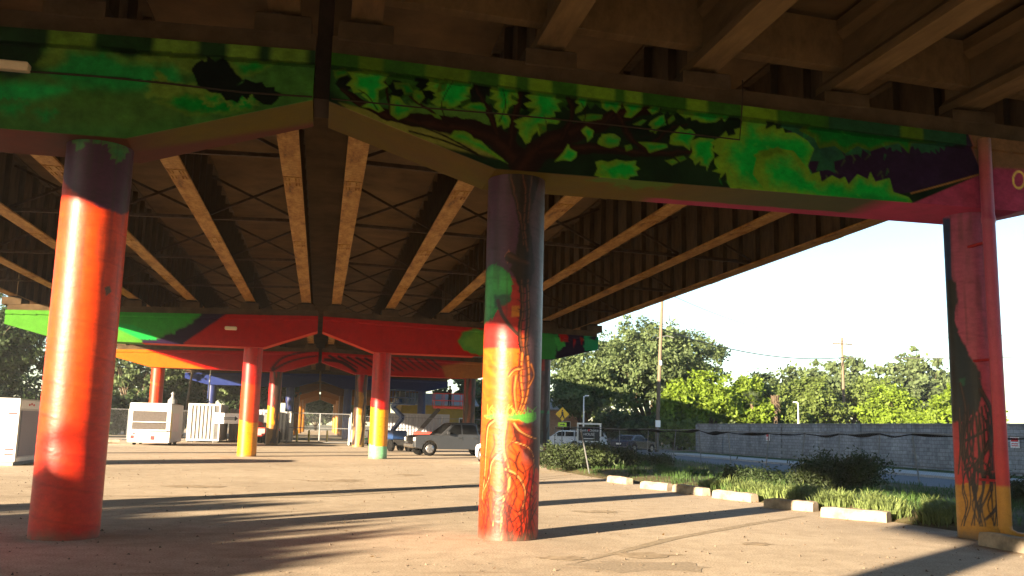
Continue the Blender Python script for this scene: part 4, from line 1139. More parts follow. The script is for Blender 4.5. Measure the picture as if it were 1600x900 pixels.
# ------------------------------------------------------------------ wheel stops along the edge of the lot
stop_prof = [(-.14, 0), (.14, 0), (.125, .17), (.09, .215), (-.09, .215), (-.125, .17)]
STOPS = [((940, 737), (985, 734), 'half buried wheel stop in the weeds, farthest along the lot edge'),
         ((948, 753), (978, 757), 'farthest of the sunlit concrete wheel stops, near the fence shrubs'),
         ((1000, 763), (1042, 767), 'second sunlit wheel stop counted from the fence shrubs'),
         ((1050, 768), (1097, 775), 'third sunlit wheel stop counted from the fence shrubs'),
         ((1112, 778), (1173, 785), 'fourth sunlit wheel stop, beside the first bright grass clumps'),
         ((1193, 793), (1270, 800), 'fifth wheel stop, with the end of the column shadow across it'),
         ((1282, 808), (1385, 817), 'longest looking wheel stop in full sun before the pale grass tufts'),
         ((1528, 852), (1660, 876), 'shaded wheel stop at the foot of the crimson root column')]
for i, (a, b_, lab) in enumerate(STOPS):
    A, B = on_ground(*a), on_ground(*b_)
    L = float(np.hypot(*(B-A)[:2])); L = max(L, .95)
    m = MB(); n = 9
    rr = np.random.default_rng(i)
    vs = []; fs = []
    for k in range(n):
        t = -L/2+L*k/(n-1)
        for (p, z) in stop_prof:
            sc = .93 if k in (0, n-1) else 1
            vs.append((t, (p+rr.uniform(-.008, .008))*sc, z*(.93 if k in (0, n-1) else 1)+(rr.uniform(-.012, .008) if z > 0 else 0)))
    q = len(stop_prof)
    for k in range(n-1):
        for j in range(q): fs.append((k*q+j, k*q+(j+1) % q, (k+1)*q+(j+1) % q, (k+1)*q+j))
    fs += [tuple(range(q))[::-1], tuple(range((n-1)*q, n*q))]
    m.add(vs, fs)
    C = (A+B)/2; d = B-A
    nrm = np.array([-d[1], d[0], 0])/np.hypot(d[0], d[1]); 
    if nrm[0] < 0: nrm = -nrm
    C = C+nrm*.13
    o = m.build('wheel_stop', 'stop_concrete', None, (C[0], C[1], .002), math.atan2(d[1], d[0]))
    if i == 0: o.location.z = .12
    tag(o, lab, 'wheel stop', 'concrete wheel stops along the lot edge')
# loose lumps of concrete near the white kiosks
for px, py, s_, lab in [(150, 690, .5, 'dark concrete lump on the ground beside the food trailer')]:
    p = on_ground(px+25, py+3)
    m = MB().chbox(-s_*.9, s_*.9, -s_*.5, s_*.5, 0, s_*.55, .08)
    tag(m.build('concrete_block', 'stop_concrete', None, (p[0], p[1], 0), .3), lab, 'block')

# ------------------------------------------------------------------ vegetation
def leaf_cloud(lobes, n, size, seed, up=.35, aspect=.62, clump=.9, hollow=.55):
    r = np.random.default_rng(seed)
    L = np.array(lobes, float)
    wts = (L[:, 3]*L[:, 4]+L[:, 4]*L[:, 5]+L[:, 3]*L[:, 5]); wts /= wts.sum()
    nc = max(30, n//44)
    which = r.choice(len(L), nc, p=wts)
    d = r.normal(size=(nc, 3)); d /= np.linalg.norm(d, axis=1)[:, None]
    rad = hollow+(1.04-hollow)*r.random(nc)**.6
    rad *= .82+.36*r.random(nc)
    cen = L[which, :3]+d*rad[:, None]*L[which, 3:6]
    cs = clump*(.55+.8*r.random(nc))
    idx = r.integers(0, nc, n)
    off = r.normal(size=(n, 3))*.48
    p = cen[idx]+off*cs[idx][:, None]*np.array([1, 1, .72])
    nr = d[idx]*.7+r.normal(size=(n, 3))*.75+np.array([0, 0, up])
    nr /= np.linalg.norm(nr, axis=1)[:, None]
    t = np.cross(nr, r.normal(size=(n, 3))); t /= np.linalg.norm(t, axis=1)[:, None]+1e-9
    b = np.cross(nr, t)
    sz = size*(.6+.8*r.random(n))[:, None]
    a1, a2 = t*sz, b*sz*aspect
    v = np.stack([p-a1, p-a2*.9+a1*.1, p+a1, p+a2], 1).reshape(-1, 3)
    q = np.arange(4*n).reshape(n, 4)
    return v, q
def trunk_mesh(h, r0, lobes, seed, lean=0.0, bare=.35):
    r = random.Random(seed)
    m = MB()
    top = Vector((lean*h, 0, h*bare*1.6))
    m.tube([(0, 0, -.1), (lean*h*.3, .05, h*bare*.6), tuple(top*.75), tuple(top)], [r0*1.25, r0, r0*.8, r0*.55], 10)
    for l in lobes:
        a = Vector((lean*h*.35, 0, h*bare*(.7+.5*r.random())))
        b = Vector(l[:3])
        mid = (a+b)/2+Vector((r.uniform(-.4, .4), r.uniform(-.4, .4), r.uniform(.1, .6)))
        m.tube([a, mid, b], [r0*.5, r0*.32, r0*.08], 7)
        for k in range(2):
            c = b+Vector((r.uniform(-1, 1)*l[3], r.uniform(-1, 1)*l[4], r.uniform(-.4, .8)*l[5]))*.8
            m.tube([mid, (mid+c)/2+Vector((0, 0, .3)), c], [r0*.22, r0*.13, r0*.04], 5)
    return m
def lobes_for(w, h, z0, seed, n=9, flat=.8):
    r = random.Random(seed); out = []
    for k in range(n):
        a = 2*math.pi*k/n+r.uniform(-.4, .4); rad = w*.5*r.uniform(.25, .68)
        f = 1-(rad/(w*.5))**2*.55
        zz = z0+(h-z0)*f*r.uniform(.45, .80)
        s_ = w*r.uniform(.17, .27)
        out.append((rad*math.cos(a), rad*math.sin(a), zz, s_, s_, s_*flat*r.uniform(.7, 1)))
    out.append((0, 0, h-w*.2, w*.24, w*.24, w*.2))
    return out
def tree(label, x, y, w, h, z0, mat, n, size, seed, group='trees around the lot', name='broadleaf_tree', nl=9, r0=None, clump=.72):
    t = thing(name, label, 'tree', (x, y, -.05), group=group)
    lb = lobes_for(w, h, z0, seed, nl)
    v, q = leaf_cloud(lb, n, size, seed, clump=clump)
    link('crown', np_mesh('crown', v, q, mat), t)
    trunk_mesh(h, r0 or .022*h+.08, lb, seed, bare=max(.12, z0/h*.8)).build('trunk', 'bark', t)
    return t
# right side, beyond the road
tree('broad dark live oak towering behind the wooden utility pole', 35.5, 97, 19.5, 13.2, 3.0, 'oak_leaf', 52000, .20, 11, nl=14)
tree('rounded oak spreading left of the tall live oak, behind the black sign', 27.5, 96, 8.5, 9.0, 2.2, 'oak_leaf', 18000, .20, 12)
tree('dark green bush tree in shade below the live oak, above the fence', 30.5, 88, 6.5, 3.6, .2, 'dark_leaf', 8000, .22, 13)
tree('low dark green tree behind the navy sedan', 34.0, 86, 6.0, 3.5, .2, 'mid_leaf', 8000, .22, 131)
tree('tallest yellow green tree right of the wooden utility pole', 38.5, 88, 7.5, 8.0, .8, 'yellow_leaf', 20000, .19, 14)
tree('yellow green tree leaning on the wooden utility pole', 35.0, 87, 5.0, 6.6, .6, 'yellow_leaf', 13000, .19, 15)
tree('pointed yellow green tree between the utility pole and the two palms', 42.8, 88, 5.4, 7.6, .6, 'yellow_leaf', 13000, .19, 16)
tree('brownish green vine covered tree behind the shorter palm', 46.0, 90, 7.0, 6.8, .6, 'mid_leaf', 14000, .19, 17)
tree('green tree right of the dead palm trunk', 52.0, 92, 8.5, 8.2, .8, 'mid_leaf', 17000, .2, 18)
tree('darker round tree left of the crossarm utility pole', 58.0, 103, 12, 10.5, 1.2, 'oak_leaf', 14000, .27, 19)
tree('yellow green tree right of the crossarm utility pole', 56.5, 84, 6.5, 6.8, .6, 'yellow_leaf', 14000, .19, 20)
tree('brightest yellow green bush tree next to the crimson root column', 59.5, 78, 8.0, 6.6, .5, 'yellow_leaf', 20000, .19, 21)
tree('tall hazy green tree behind the bright yellow green bush tree', 80.0, 112, 15, 13.6, 2, 'oak_leaf', 16000, .32, 22)
tree('hazy green tree in the row left of the tall hazy one', 70.0, 114, 12, 12.4, 2, 'oak_leaf', 13000, .32, 23)
tree('green tree glimpsed right of the crimson root column', 76.0, 74, 11, 7.2, 1, 'mid_leaf', 10000, .28, 24)
tree('low green tree at the right edge of the picture above the wall', 88.0, 66, 10, 6.4, 1, 'mid_leaf', 9000, .28, 25)
tree('distant oak filling the gap behind the brick house', 22.0, 128, 14, 9.5, 1.5, 'oak_leaf', 10000, .32, 26)
# left side
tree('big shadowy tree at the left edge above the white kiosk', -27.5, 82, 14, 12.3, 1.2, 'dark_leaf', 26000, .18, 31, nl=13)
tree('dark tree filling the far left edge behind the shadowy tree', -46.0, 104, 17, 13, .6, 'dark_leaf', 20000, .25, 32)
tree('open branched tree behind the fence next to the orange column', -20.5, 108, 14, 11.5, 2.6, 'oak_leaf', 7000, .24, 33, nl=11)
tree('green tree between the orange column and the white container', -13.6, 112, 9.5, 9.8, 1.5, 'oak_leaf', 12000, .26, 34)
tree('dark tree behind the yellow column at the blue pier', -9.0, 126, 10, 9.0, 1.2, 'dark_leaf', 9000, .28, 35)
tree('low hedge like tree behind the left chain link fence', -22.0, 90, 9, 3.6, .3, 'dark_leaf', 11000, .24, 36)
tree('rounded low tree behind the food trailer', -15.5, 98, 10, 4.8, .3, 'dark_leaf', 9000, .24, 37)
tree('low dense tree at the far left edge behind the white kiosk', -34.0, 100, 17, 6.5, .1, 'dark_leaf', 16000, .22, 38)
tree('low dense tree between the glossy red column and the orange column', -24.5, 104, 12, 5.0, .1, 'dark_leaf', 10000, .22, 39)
# out of the picture on the left: the trees that shade the near ground
for k, (tx, ty, th_) in enumerate([(-22.5, -8.6, 5.4), (-24.0, -6.0, 5.7), (-22.8, -3.4, 5.5), (-24.2, -.8, 5.9), (-25.5, 1.6, 5.7)]):
    tree('street tree off to the left of the picture, number %s counted from the camera' % ('one', 'two', 'three', 'four', 'five')[k], tx, ty, 5.4, th_+.12, .4, 'oak_leaf', 5400, .30, 41+k)
tree('dark tree closing the view at the far end under the viaduct', -1.0, 236, 16, 9, .3, 'dark_leaf', 9000, .35, 47)
tree('second dark tree at the far end under the viaduct', 9.0, 240, 16, 10, .3, 'dark_leaf', 9000, .35, 48)

tree('middle green tree filling the gap behind the two palms', 49.0, 97, 9, 8.6, .8, 'oak_leaf', 14000, .2, 91)
tree('round green tree behind the crossarm utility pole', 63.5, 98, 10, 9.2, .8, 'mid_leaf', 14000, .22, 92)
for k, (tx, ty, tw, th_) in enumerate([(26, 150, 18, 8.5), (42, 146, 20, 9), (60, 140, 20, 9.5), (80, 134, 20, 9), (98, 100, 20, 8), (112, 72, 20, 8)]):
    tree('tree of the far row closing the horizon, %s from the left' % ('first', 'second', 'third', 'fourth', 'fifth', 'sixth')[k], tx, ty, tw, th_, .3, 'mid_leaf' if k % 2 else 'oak_leaf', 9000, .36, 81+k, group='far row of trees on the right')
def palm(label, x, y, h, dead=False, seed=1):
    t = thing('palm_tree', label, 'palm', (x, y, -.05), group='palms above the wall')
    r = random.Random(seed)
    m = MB()
    m.tube([(0, 0, 0), (.05, 0, h*.5), (0, .05, h)], [.22, .19, .30 if dead else .2], 10)
    if dead:
        for k in range(60):
            a = r.uniform(0, 6.28); z = h-r.uniform(0, 1.3)
            m.bar((.2*math.cos(a), .2*math.sin(a), z), (.5*math.cos(a), .5*math.sin(a), z-r.uniform(.2, .5)), .05, .02)
        for k in range(50):
            a = r.uniform(0, 6.28); m.bar((.25*math.cos(a), .25*math.sin(a), h-.6), (.42*math.cos(a), .42*math.sin(a), h+.15-r.uniform(0, .3)), .05, .03)
    m.build('trunk', 'bark', t)
    if not dead:
        for k in range(26):
            a = r.uniform(0, 6.28); el = r.uniform(-.5, 1.2); L = r.uniform(.8, 1.25)
            d = Vector((math.cos(a)*math.cos(el), math.sin(a)*math.cos(el), math.sin(el)))
            c = Vector((0, 0, h))+d*L*.6
            side = d.cross(Vector((0, 0, 1))).normalized()
            f = MB()
            for j in range(-6, 7):
                b = j*.19
                e = c+(d*math.cos(b)+side*math.sin(b))*L*.75-Vector((0, 0, .12*abs(j)*.25))
                n_ = (d*-math.sin(b)+side*math.cos(b))*.035
                f.add([c-n_, c+n_, e], [(0, 1, 2)])
            f.bar((0, 0, h), tuple(c), .025)
            f.build('frond', 'palm_leaf', t)
    return t
palm('fan palm with pale green fronds above the wall', 42.3, 86, 5.0, seed=3)
palm('headless dark palm trunk standing right of the fan palm', 44.8, 86, 5.6, dead=True, seed=4)

def shrub(label, px, py, w, h, mat, n, size, seed, name='shrub'):
    p = on_ground(px, py, .1)
    t = thing(name, label, 'shrub', (p[0], p[1], .08), group='shrubs in the planted strip')
    r = random.Random(seed); lb = []
    for k in range(7):
        lb.append((r.uniform(-.36, .36)*w, r.uniform(-.3, .3)*w*.6, h*r.uniform(.35, .62), w*.2, w*.18, h*.33))
    v, q = leaf_cloud(lb, n, size, seed, up=.2, aspect=.35, clump=.34, hollow=.2)
    v[:, 2] = np.maximum(v[:, 2], .0)
    link('foliage', np_mesh('foliage', v, q, mat), t)
    m = MB()
    for k in range(9):
        a = r.uniform(0, 6.28); e = Vector((r.uniform(-.4, .4)*w, r.uniform(-.3, .3)*w*.6, h*r.uniform(.5, .95)))
        m.tube([(.1*math.cos(a), .1*math.sin(a), 0), tuple(e*.5+Vector((0, 0, .05))), tuple(e)], [.015, .01, .004], 5)
    m.build('stem', 'bark', t)
    return t
shrub('large dark feathery bush in the strip before the grey wall', 1308, 772, 2.6, 1.15, 'shrub_leaf', 15000, .05, 51)
shrub('long dark shrub behind the tree column, under the leaning post', 892, 733, 3.0, 1.15, 'shrub_leaf', 10000, .075, 52)
shrub('low green shrub right of the leaning fence post', 962, 733, 2.4, .85, 'shrub_leaf', 8000, .07, 53)
shrub('low dark shrub in front of the road, left of the bright grass clumps', 1010, 729, 2.2, .6, 'shrub_leaf', 6000, .06, 54)
shrub('small leafy weed behind the wheel stops with upright leaves', 1148, 762, .8, .62, 'dark_leaf', 1800, .06, 55)
shrub('small dark weed beside the large feathery bush', 1198, 764, 1.0, .5, 'dark_leaf', 2000, .06, 56)
shrub('shaded weed behind the crimson root column', 1598, 792, 1.8, .65, 'shrub_leaf', 5000, .05, 57)

# grass of the strip: one mass of blades
def blades(n, seed, region, lmin, lmax, wid, mat, name, lab, clumps=None, lean=.55):
    r = np.random.default_rng(seed)
    P = []
    if clumps is None:
        while len(P) < n:
            x, y = region(r)
            P.append((x, y))
        P = np.array(P[:n])
    else:
        C = np.array(clumps)[r.integers(0, len(clumps), n)]
        P = C[:, :2]+r.normal(size=(n, 2))*C[:, 2:3]*.35
    z = np.array([verge_z(a, b, edge_x(b)) for a, b in P])-.01
    L = lmin+(lmax-lmin)*r.random(n)
    a = r.random(n)*2*math.pi
    if clumps is not None:
        d0 = P-C[:, :2]; a = np.arctan2(d0[:, 1], d0[:, 0])+r.normal(size=n)*.5
    ln = lean*(.3+.9*r.random(n))
    dx, dy = np.cos(a), np.sin(a)
    wx, wy = -dy*wid, dx*wid
    b0 = np.stack([P[:, 0]-wx, P[:, 1]-wy, z], -1); b1 = np.stack([P[:, 0]+wx, P[:, 1]+wy, z], -1)
    mx = P[:, 0]+dx*L*ln*.35; my = P[:, 1]+dy*L*ln*.35; mz = z+L*.62
    m0 = np.stack([mx-wx*.8, my-wy*.8, mz], -1); m1 = np.stack([mx+wx*.8, my+wy*.8, mz], -1)
    tx = P[:, 0]+dx*L*ln; ty = P[:, 1]+dy*L*ln; tz = z+L*(1-.35*ln)
    t0 = np.stack([tx-wx*.12, ty-wy*.12, tz], -1); t1 = np.stack([tx+wx*.12, ty+wy*.12, tz], -1)
    v = np.stack([b0, b1, m1, m0, t1, t0], 1).reshape(-1, 3)
    o = np.arange(n)[:, None]*6
    q = np.concatenate([o+np.array([[0, 1, 2, 3]]), o+np.array([[3, 2, 4, 5]])], 0)
    ob = link(name, np_mesh(name, v, q, mat))
    return tag(ob, lab, 'grass', kind='stuff')
def reg(r):
    while True:
        y = 9+55*r.random()**1.7
        e = edge_x(y); x = e+.25+(19.0-e)*r.random()
        if fbm(np.array(x), np.array(y), 1.1, 4) > .40: return x, y
blades(22000, 61, reg, .05, .20, .007, 'grass_blade', 'grass', 'short green grass covering the planted strip')
cl = []
rr = random.Random(8)
for k in range(44):
    y = rr.uniform(14.9, 25.0); e = edge_x(y)
    if 15.6 < y: cl.append((e+rr.uniform(.35, 1.15), y, rr.uniform(.25, .45)))
blades(6500, 62, None, .18, .44, .011, 'liriope_blade', 'border_grass', 'pale arching border grass clumps behind the wheel stops', clumps=cl, lean=.95)
cl = [(edge_x(y)+rr.uniform(.2, 4.5), y, .5) for y in [rr.uniform(12, 40) for _ in range(60)]]
blades(5000, 63, None, .12, .34, .008, 'grass_blade', 'weed_grass', 'taller green weeds scattered in the planted strip', clumps=cl, lean=.6)
def reg2(r): return None

# ------------------------------------------------------------------ wall, fences
t = thing('block_wall', 'long grey block wall across the shaded road', 'wall')
MB().box(31.2, 31.45, -10, 73.5, 0, 2.38).build('panel', 'wall_block', t)
MB().box(31.12, 31.53, -10, 73.6, 2.38, 2.46).build('coping', 'wall_block', t)
for k in range(18):
    y = -8+k*4.8
    MB().box(31.10, 31.199, y-.2, y+.2, 0, 2.379).build('pilaster', 'wall_block', t)
def small_sign(label, px, py, X, w=.55, h=.5):
    d = ray(px, py); tt = X/d[0]; y = d[1]*tt; z = EYE+d[2]*tt
    s_ = thing('warning_sign', label, 'sign', (X, y, z), group='small signs on the grey wall')
    MB().box(-.02, 0, -w/2, w/2, -h/2, h/2).build('plate', 'banner_white', s_)
    MB().box(-.024, -.0205, -w*.42, w*.42, h*.05, h*.4).build('heading', 'red_mark', s_)
    for k in range(2): MB().box(-.024, -.0205, -w*.38, w*.38, -h*(.36-.18*k), -h*(.28-.18*k)).build('text_line', 'red_mark', s_)
small_sign('small red and white notice on the wall left of the bush', 1200, 683, 31.07)
small_sign('small red and white notice on the wall right of the crimson column', 1586, 691, 31.07)

def chain(parent, A, B, h, step=.13, r=.0022, z0=.05):
    """diamond wire between two posts, one mesh"""
    A = Vector(A); B = Vector(B); L = (B-A).length; d = (B-A)/L
    m = MB(); n = int((L+h)/step)
    def wire(a, b):
        u = (b-a).normalized(); s_ = Vector((0, 0, 1)).cross(u); s_.normalize(); w = s_.cross(u)*r
        s_ = d.cross(Vector((0, 0, 1)))*r; w = Vector((-u.z*d.x, -u.z*d.y, math.hypot(u.x, u.y)))*r
        m.add([a-w, a+s_, a+w, b-w, b+s_, b+w], [(0, 1, 4, 3), (1, 2, 5, 4), (2, 0, 3, 5)])
    for k in range(n+1):
        s0 = k*step
        for sg in (1, -1):
            a0, z_a = s0, 0.0; b0, z_b = s0-h, h
            if a0 > L: z_a += a0-L; a0 = L
            if b0 < 0: z_b += b0; b0 = 0
            if z_b <= z_a: continue
            if sg < 0: a0, b0 = L-a0, L-b0
            wire(A+d*a0+Vector((0, 0, z0+z_a)), A+d*b0+Vector((0, 0, z0+z_b)))
    return m.build('chain_link', 'galvanised', parent)
# leaning fence between the strip and the road, with a slumped dark screen along its top
t = thing('chain_link_fence', 'leaning chain link fence with slumped black screen beside the road', 'fence')
line = [(15.8, 62), (16.6, 55), (17.4, 48), (18.0, 42), (18.5, 36.5), (18.9, 31.5), (19.1, 27), (19.2, 22.5), (19.2, 18), (19.2, 13.5), (19.2, 9)]
rr = random.Random(5); tops = []
pts = []
for (xa, ya), (xb, yb) in zip(line, line[1:]):
    for f in (0, .5): pts.append((xa+(xb-xa)*f, ya+(yb-ya)*f))
pts.append(line[-1])
for (x, y) in pts:
    lx, ly = rr.uniform(-.10, .22), rr.uniform(-.28, .30)
    top = (x+lx, y+ly, 1.82+rr.uniform(-.05, .05)); tops.append(top)
    MB().tube([(x, y, -.05), top], .024, 8).build('post', 'galvanised', t)
for i in range(len(pts)-1):
    a, b_ = tops[i], tops[i+1]
    MB().tube([a, b_], .021, 6).build('top_rail', 'galvanised', t)
    pa = (pts[i][0]+(a[0]-pts[i][0])*.42, pts[i][1]+(a[1]-pts[i][1])*.42, .78); pb = (pts[i+1][0]+(b_[0]-pts[i+1][0])*.42, pts[i+1][1]+(b_[1]-pts[i+1][1])*.42, .78)
    MB().tube([pa, pb], .015, 6).build('middle_rail', 'galvanised', t)
    chain(t, (pts[i][0], pts[i][1], 0), (pts[i+1][0], pts[i+1][1], 0), 1.72, .11)
    # slumped screen: a sagging roll of cloth hung from the rail
    m = MB(); n = 9; sag = rr.uniform(.0, .10); wd = rr.uniform(.015, .07); pk = rr.uniform(.2, .8)
    P = []; R_ = []
    for k in range(n):
        f = k/(n-1); P.append((a[0]+(b_[0]-a[0])*f-.02, a[1]+(b_[1]-a[1])*f, a[2]+(b_[2]-a[2])*f-.05-sag*math.sin(math.pi*f)*(1+.3*math.sin(7*f+i))))
        R_.append(.018+wd*math.exp(-((f-pk)/.25)**2)*rr.uniform(.7, 1.2))
    m.tube(P, R_, 8); m.build('slumped_screen', 'screen_fabric', t)
p = on_ground(921, 738, .1)
q_ = on_ground(921, 738, .1)
t = thing('fence_post', 'lone steel post leaning left over the dark shrubs', 'post', (p[0], p[1], .05))
MB().tube([(0, 0, 0), (-.33, .0, 1.55)], .032, 8).build('pole', 'post_dark', t)
MB().lathe([(.045, 0), (.05, .02), (.03, .05), (.005, .06)], (-.335, 0, 1.54), n=10).build('post_cap', 'galvanised', t)

def fence(label, A, B, h, nspan, banner=None):
    t = thing('chain_link_fence', label, 'fence', group='upright chain link fences at the back of the lot')
    A = Vector((*A, 0)); B = Vector((*B, 0))
    for k in range(nspan+1):
        p = A.lerp(B, k/nspan); MB().tube([p, p+Vector((0, 0, h))], .035, 8).build('post', 'galvanised', t)
    MB().tube([A+Vector((0, 0, h-.03)), B+Vector((0, 0, h-.03))], .025, 6).build('top_rail', 'galvanised', t)
    MB().tube([A+Vector((0, 0, .12)), B+Vector((0, 0, .12))], .02, 6).build('bottom_rail', 'galvanised', t)
    chain(t, A, B, h-.1, .14, .004)
    return t
fence('upright chain link fence running left from the food trailer', (-26, 77), (-10.4, 78.5), 2.45, 7)
fence('upright chain link fence between white container and gate', (-7.4, 79.2), (-2.6, 78.8), 2.55, 2)
fence('upright chain link fence right of the gate, behind the machines', (2.6, 78.6), (15.5, 80), 2.4, 5)
t = thing('chain_link_gate', 'wide double chain link gate on the centre line of the viaduct', 'gate')
for xa, xb in ((-2.5, -.02), (.02, 2.45)):
    lf = MB()
    for a, b_ in (((xa, 78.6, .15), (xb, 78.6, .15)), ((xa, 78.6, 2.5), (xb, 78.6, 2.5)), ((xa, 78.6, .12), (xa, 78.6, 2.53)), ((xb, 78.6, .12), (xb, 78.6, 2.53)), ((xa, 78.6, 1.3), (xb, 78.6, 1.3))): lf.tube([a, b_], .035, 8)
    o = lf.build('gate_leaf', 'galvanised', t)
    c_ = chain(t, (xa, 78.6, 0), (xb, 78.6, 0), 2.3, .15, .004, .17); c_.parent = o
for xx in (-2.62, 2.57): MB().tube([(xx, 78.6, -.05), (xx, 78.6, 2.65)], .06, 10).build('post', 'galvanised', t)

# ------------------------------------------------------------------ kiosks, trailer, containers
t = thing('storage_kiosk', 'white kiosk with grey roller shutter at the left edge', 'kiosk', (-10.0, 34.2, 0))
MB().chbox(-2.6, 0, 0, 2.5, .12, 2.26, .03).build('body', 'white_paint', t)
MB().box(-2.5, -.06, .06, 2.44, 0, .119).build('plinth', 'roof_grey', t)
sh = MB().box(.001, .03, .18, 2.3, .3, 1.85).build('shutter', 'shutter_grey', t)
slat = MB().box(.031, .045, .2, 2.28, 0, .055).mesh('slat', 'shutter_grey')
for k in range(19): link('slat', slat, sh, (0, 0, .33+k*.08))
MB().box(.002, .02, .1, 2.4, 1.92, 2.2).build('fascia', 'white_metal', t)
for a, z in ((.9, 2.02), (1.15, 2.05), (1.4, 2.02)): MB().box(.021, .026, a, a+.16, z, z+.07).build('lettering', 'red_mark', t)
for z in (1.72, .52, .34): MB().box(-.34, -.06, -.004, -.0005, z, z+.05).build('stripe', 'red_mark', t)
MB().box(.002, .04, .1, 2.4, .14, .26).build('step', 'white_metal', t)

t = thing('food_trailer', 'white food trailer with dark serving hatch before the orange column', 'trailer', (-12.05, 63.5, 0))
MB().chbox(0, 2.55, 0, 5.4, .18, 2.72, .05).build('body', 'white_paint', t)
MB().box(.22, 2.3, -.012, -.001, 1.02, 2.2).build('serving_hatch', 'dark_opening', t)
MB().box(.18, 2.34, -.16, -.013, 1.48, 1.52).build('hatch_rail', 'white_metal', t)
MB().box(.14, 2.38, -.22, -.013, .95, 1.0).build('counter', 'white_metal', t)
MB().box(.1, 2.45, -.03, -.002, 2.26, 2.34).build('awning_rail', 'white_metal', t)
for a, z, w, mt in ((.18, .42, .22, 'red_mark'), (.32, .7, .12, 'red_mark'), (.95, .42, .16, 'pink_panel'), (1.4, .36, .26, 'red_mark'), (2.02, .40, .2, 'pink_panel')):
    MB().box(a, a+w, -.006, -.001, z, z+w*1.0).build('sticker', mt, t)
MB().box(2.551, 2.56, .35, .62, .45, 2.2).build('yellow_stripe', 'yellow_mark', t)
MB().box(2.551, 2.57, 1.0, 3.6, .9, 2.1).build('side_panel', 'pink_panel', t)
for yy in (1.6, 3.8):
    for xx in (.1, 2.32):
        w = MB().lathe([(.16, 0), (.3, .01), (.3, .17), (.16, .18)], (xx-.04, yy, .3), axis='x', n=18).build('wheel', 'tyre_rubber', t)
vent = MB().lathe([(.32, 0), (.30, .25), (.12, .45), (.09, .62), (.16, .66), (.05, .8)], (2.35, 1.6, 2.72), n=12).build('roof_vent', 'galvanised', t)
MB().box(-.5, 0, .9, 1.5, .3, .36).build('hitch', 'machine_dark', t)

def container(label, x, y, w, d, h, mat, rz=0, rib=.28, text=None):
    t = thing('shipping_container', label, 'container', (x, y, 0), rz, group='shipping containers behind the lot')
    MB().box(.04, w-.04, .04, d-.04, .12, h-.03).build('shell', 'container_groove_shade' if mat == 'container_white' else mat, t)
    f = MB()
    for zz in (.12, h-.14): 
        f.box(0, w, 0, .1, zz, zz+.14); f.box(0, w, d-.1, d, zz, zz+.14)
        f.box(0, .1, .101, d-.101, zz, zz+.14); f.box(w-.1, w, .101, d-.101, zz, zz+.14)
    for xx in (0, w-.12):
        for yy in (0, d-.12): f.box(xx+.001, xx+.119, yy+.001, yy+.119, .14, h-.02)
    f.build('frame', mat, t)
    n = int((w-.3)/rib)
    me = MB().prism([(0, 0), (rib*.62, 0), (rib*.48, -.055), (rib*.14, -.055)], .27, h-.15, axis='z').mesh('rib', mat)
    for k in range(n): link('rib', me, t, (.16+k*rib, .041, 0))
    n2 = int((d-.3)/rib)
    me2 = MB().prism([(0, 0), (.055, rib*.14), (.055, rib*.48), (0, rib*.62)], .27, h-.15, axis='z').mesh('side_rib', mat)
    for k in range(n2): link('side_rib', me2, t, (w-.041, .16+k*rib, 0))
    for xx in (.1, w-.5): MB().box(xx, xx+.4, .05, .35, 0, .119).build('skid', 'machine_dark', t)
    return t
container('white ribbed container behind the food trailer, beside the banner', -10.15, 76.2, 2.45, 6.1, 3.0, 'container_white')
container('dull grey container partly behind the first yellow column', -7.3, 79.8, 3.6, 2.5, 2.7, 'container_grey')
container('white container between the yellow column and the gate', -4.6, 80.5, 2.2, 6.0, 2.6, 'container_white')
container('long pale grey container in shade behind the silver truck', 5.6, 81.5, 5.6, 2.5, 2.75, 'container_grey')
container('white ribbed container just left of the gate, behind the bin', -3.9, 82.5, 1.6, 2.4, 2.5, 'container_white')
t = thing('banner', 'white banner with a dark arrow shaped line of print', 'banner', (-8.1, 75.2, 0))
MB().box(0, 2.05, 0, .03, 1.5, 2.3).build('cloth', 'banner_white', t)
ar = MB(); ar.prism([(.45, 1.78), (1.6, 1.78), (1.6, 1.70), (1.85, 1.9), (1.6, 2.08), (1.6, 2.0), (.45, 2.0)], -.006, -.001); ar.build('arrow', 'ink_black', t)
for k in range(2): MB().box(.52, 1.58, -.010, -.0065, 1.825+.085*k, 1.865+.085*k).build('print_line', 'banner_white', t)
for xx in (.1, 1.95): MB().tube([(xx, .05, -.05), (xx, .05, 2.35)], .03, 8).build('post', 'galvanised', t)
t = thing('trash_bin', 'black trash bin standing right of the first yellow column', 'bin', (-3.68, 72.6, 0))
MB().lathe([(.24, 0), (.28, .05), (.31, .8), (.33, .82)], n=16).build('body', 'machine_dark', t)
MB().lathe([(.345, .82), (.345, .88), (.2, .93), (.02, .94)], n=16).build('lid', 'machine_dark', t)
t = thing('generator', 'grey generator box with a green and white sign right of the gate', 'generator', (2.45, 77.2, 0))
MB().chbox(0, 1.6, 0, 1.0, .22, 1.25, .04).build('housing', 'roof_grey', t)
MB().box(.25, 1.45, -.02, -.001, .45, 1.15).build('sign', 'banner_white', t)
MB().box(.25, 1.45, -.026, -.0205, .45, .62).build('sign_band', 'sign_green', t)
for k in range(3): MB().box(.35+.1*k, 1.3-.1*k, -.026, -.0205, .72+.13*k, .78+.13*k).build('print_line', 'sign_green', t)
for xx in (.1, 1.5): MB().lathe([(.1, 0), (.22, .01), (.22, .12), (.1, .13)], (xx-.06, .3, .22), axis='x', n=14).build('wheel', 'tyre_rubber', t)
MB().box(-.12, -.02, -.06, .06, 0, 2.2).build('post', 'white_metal', t)

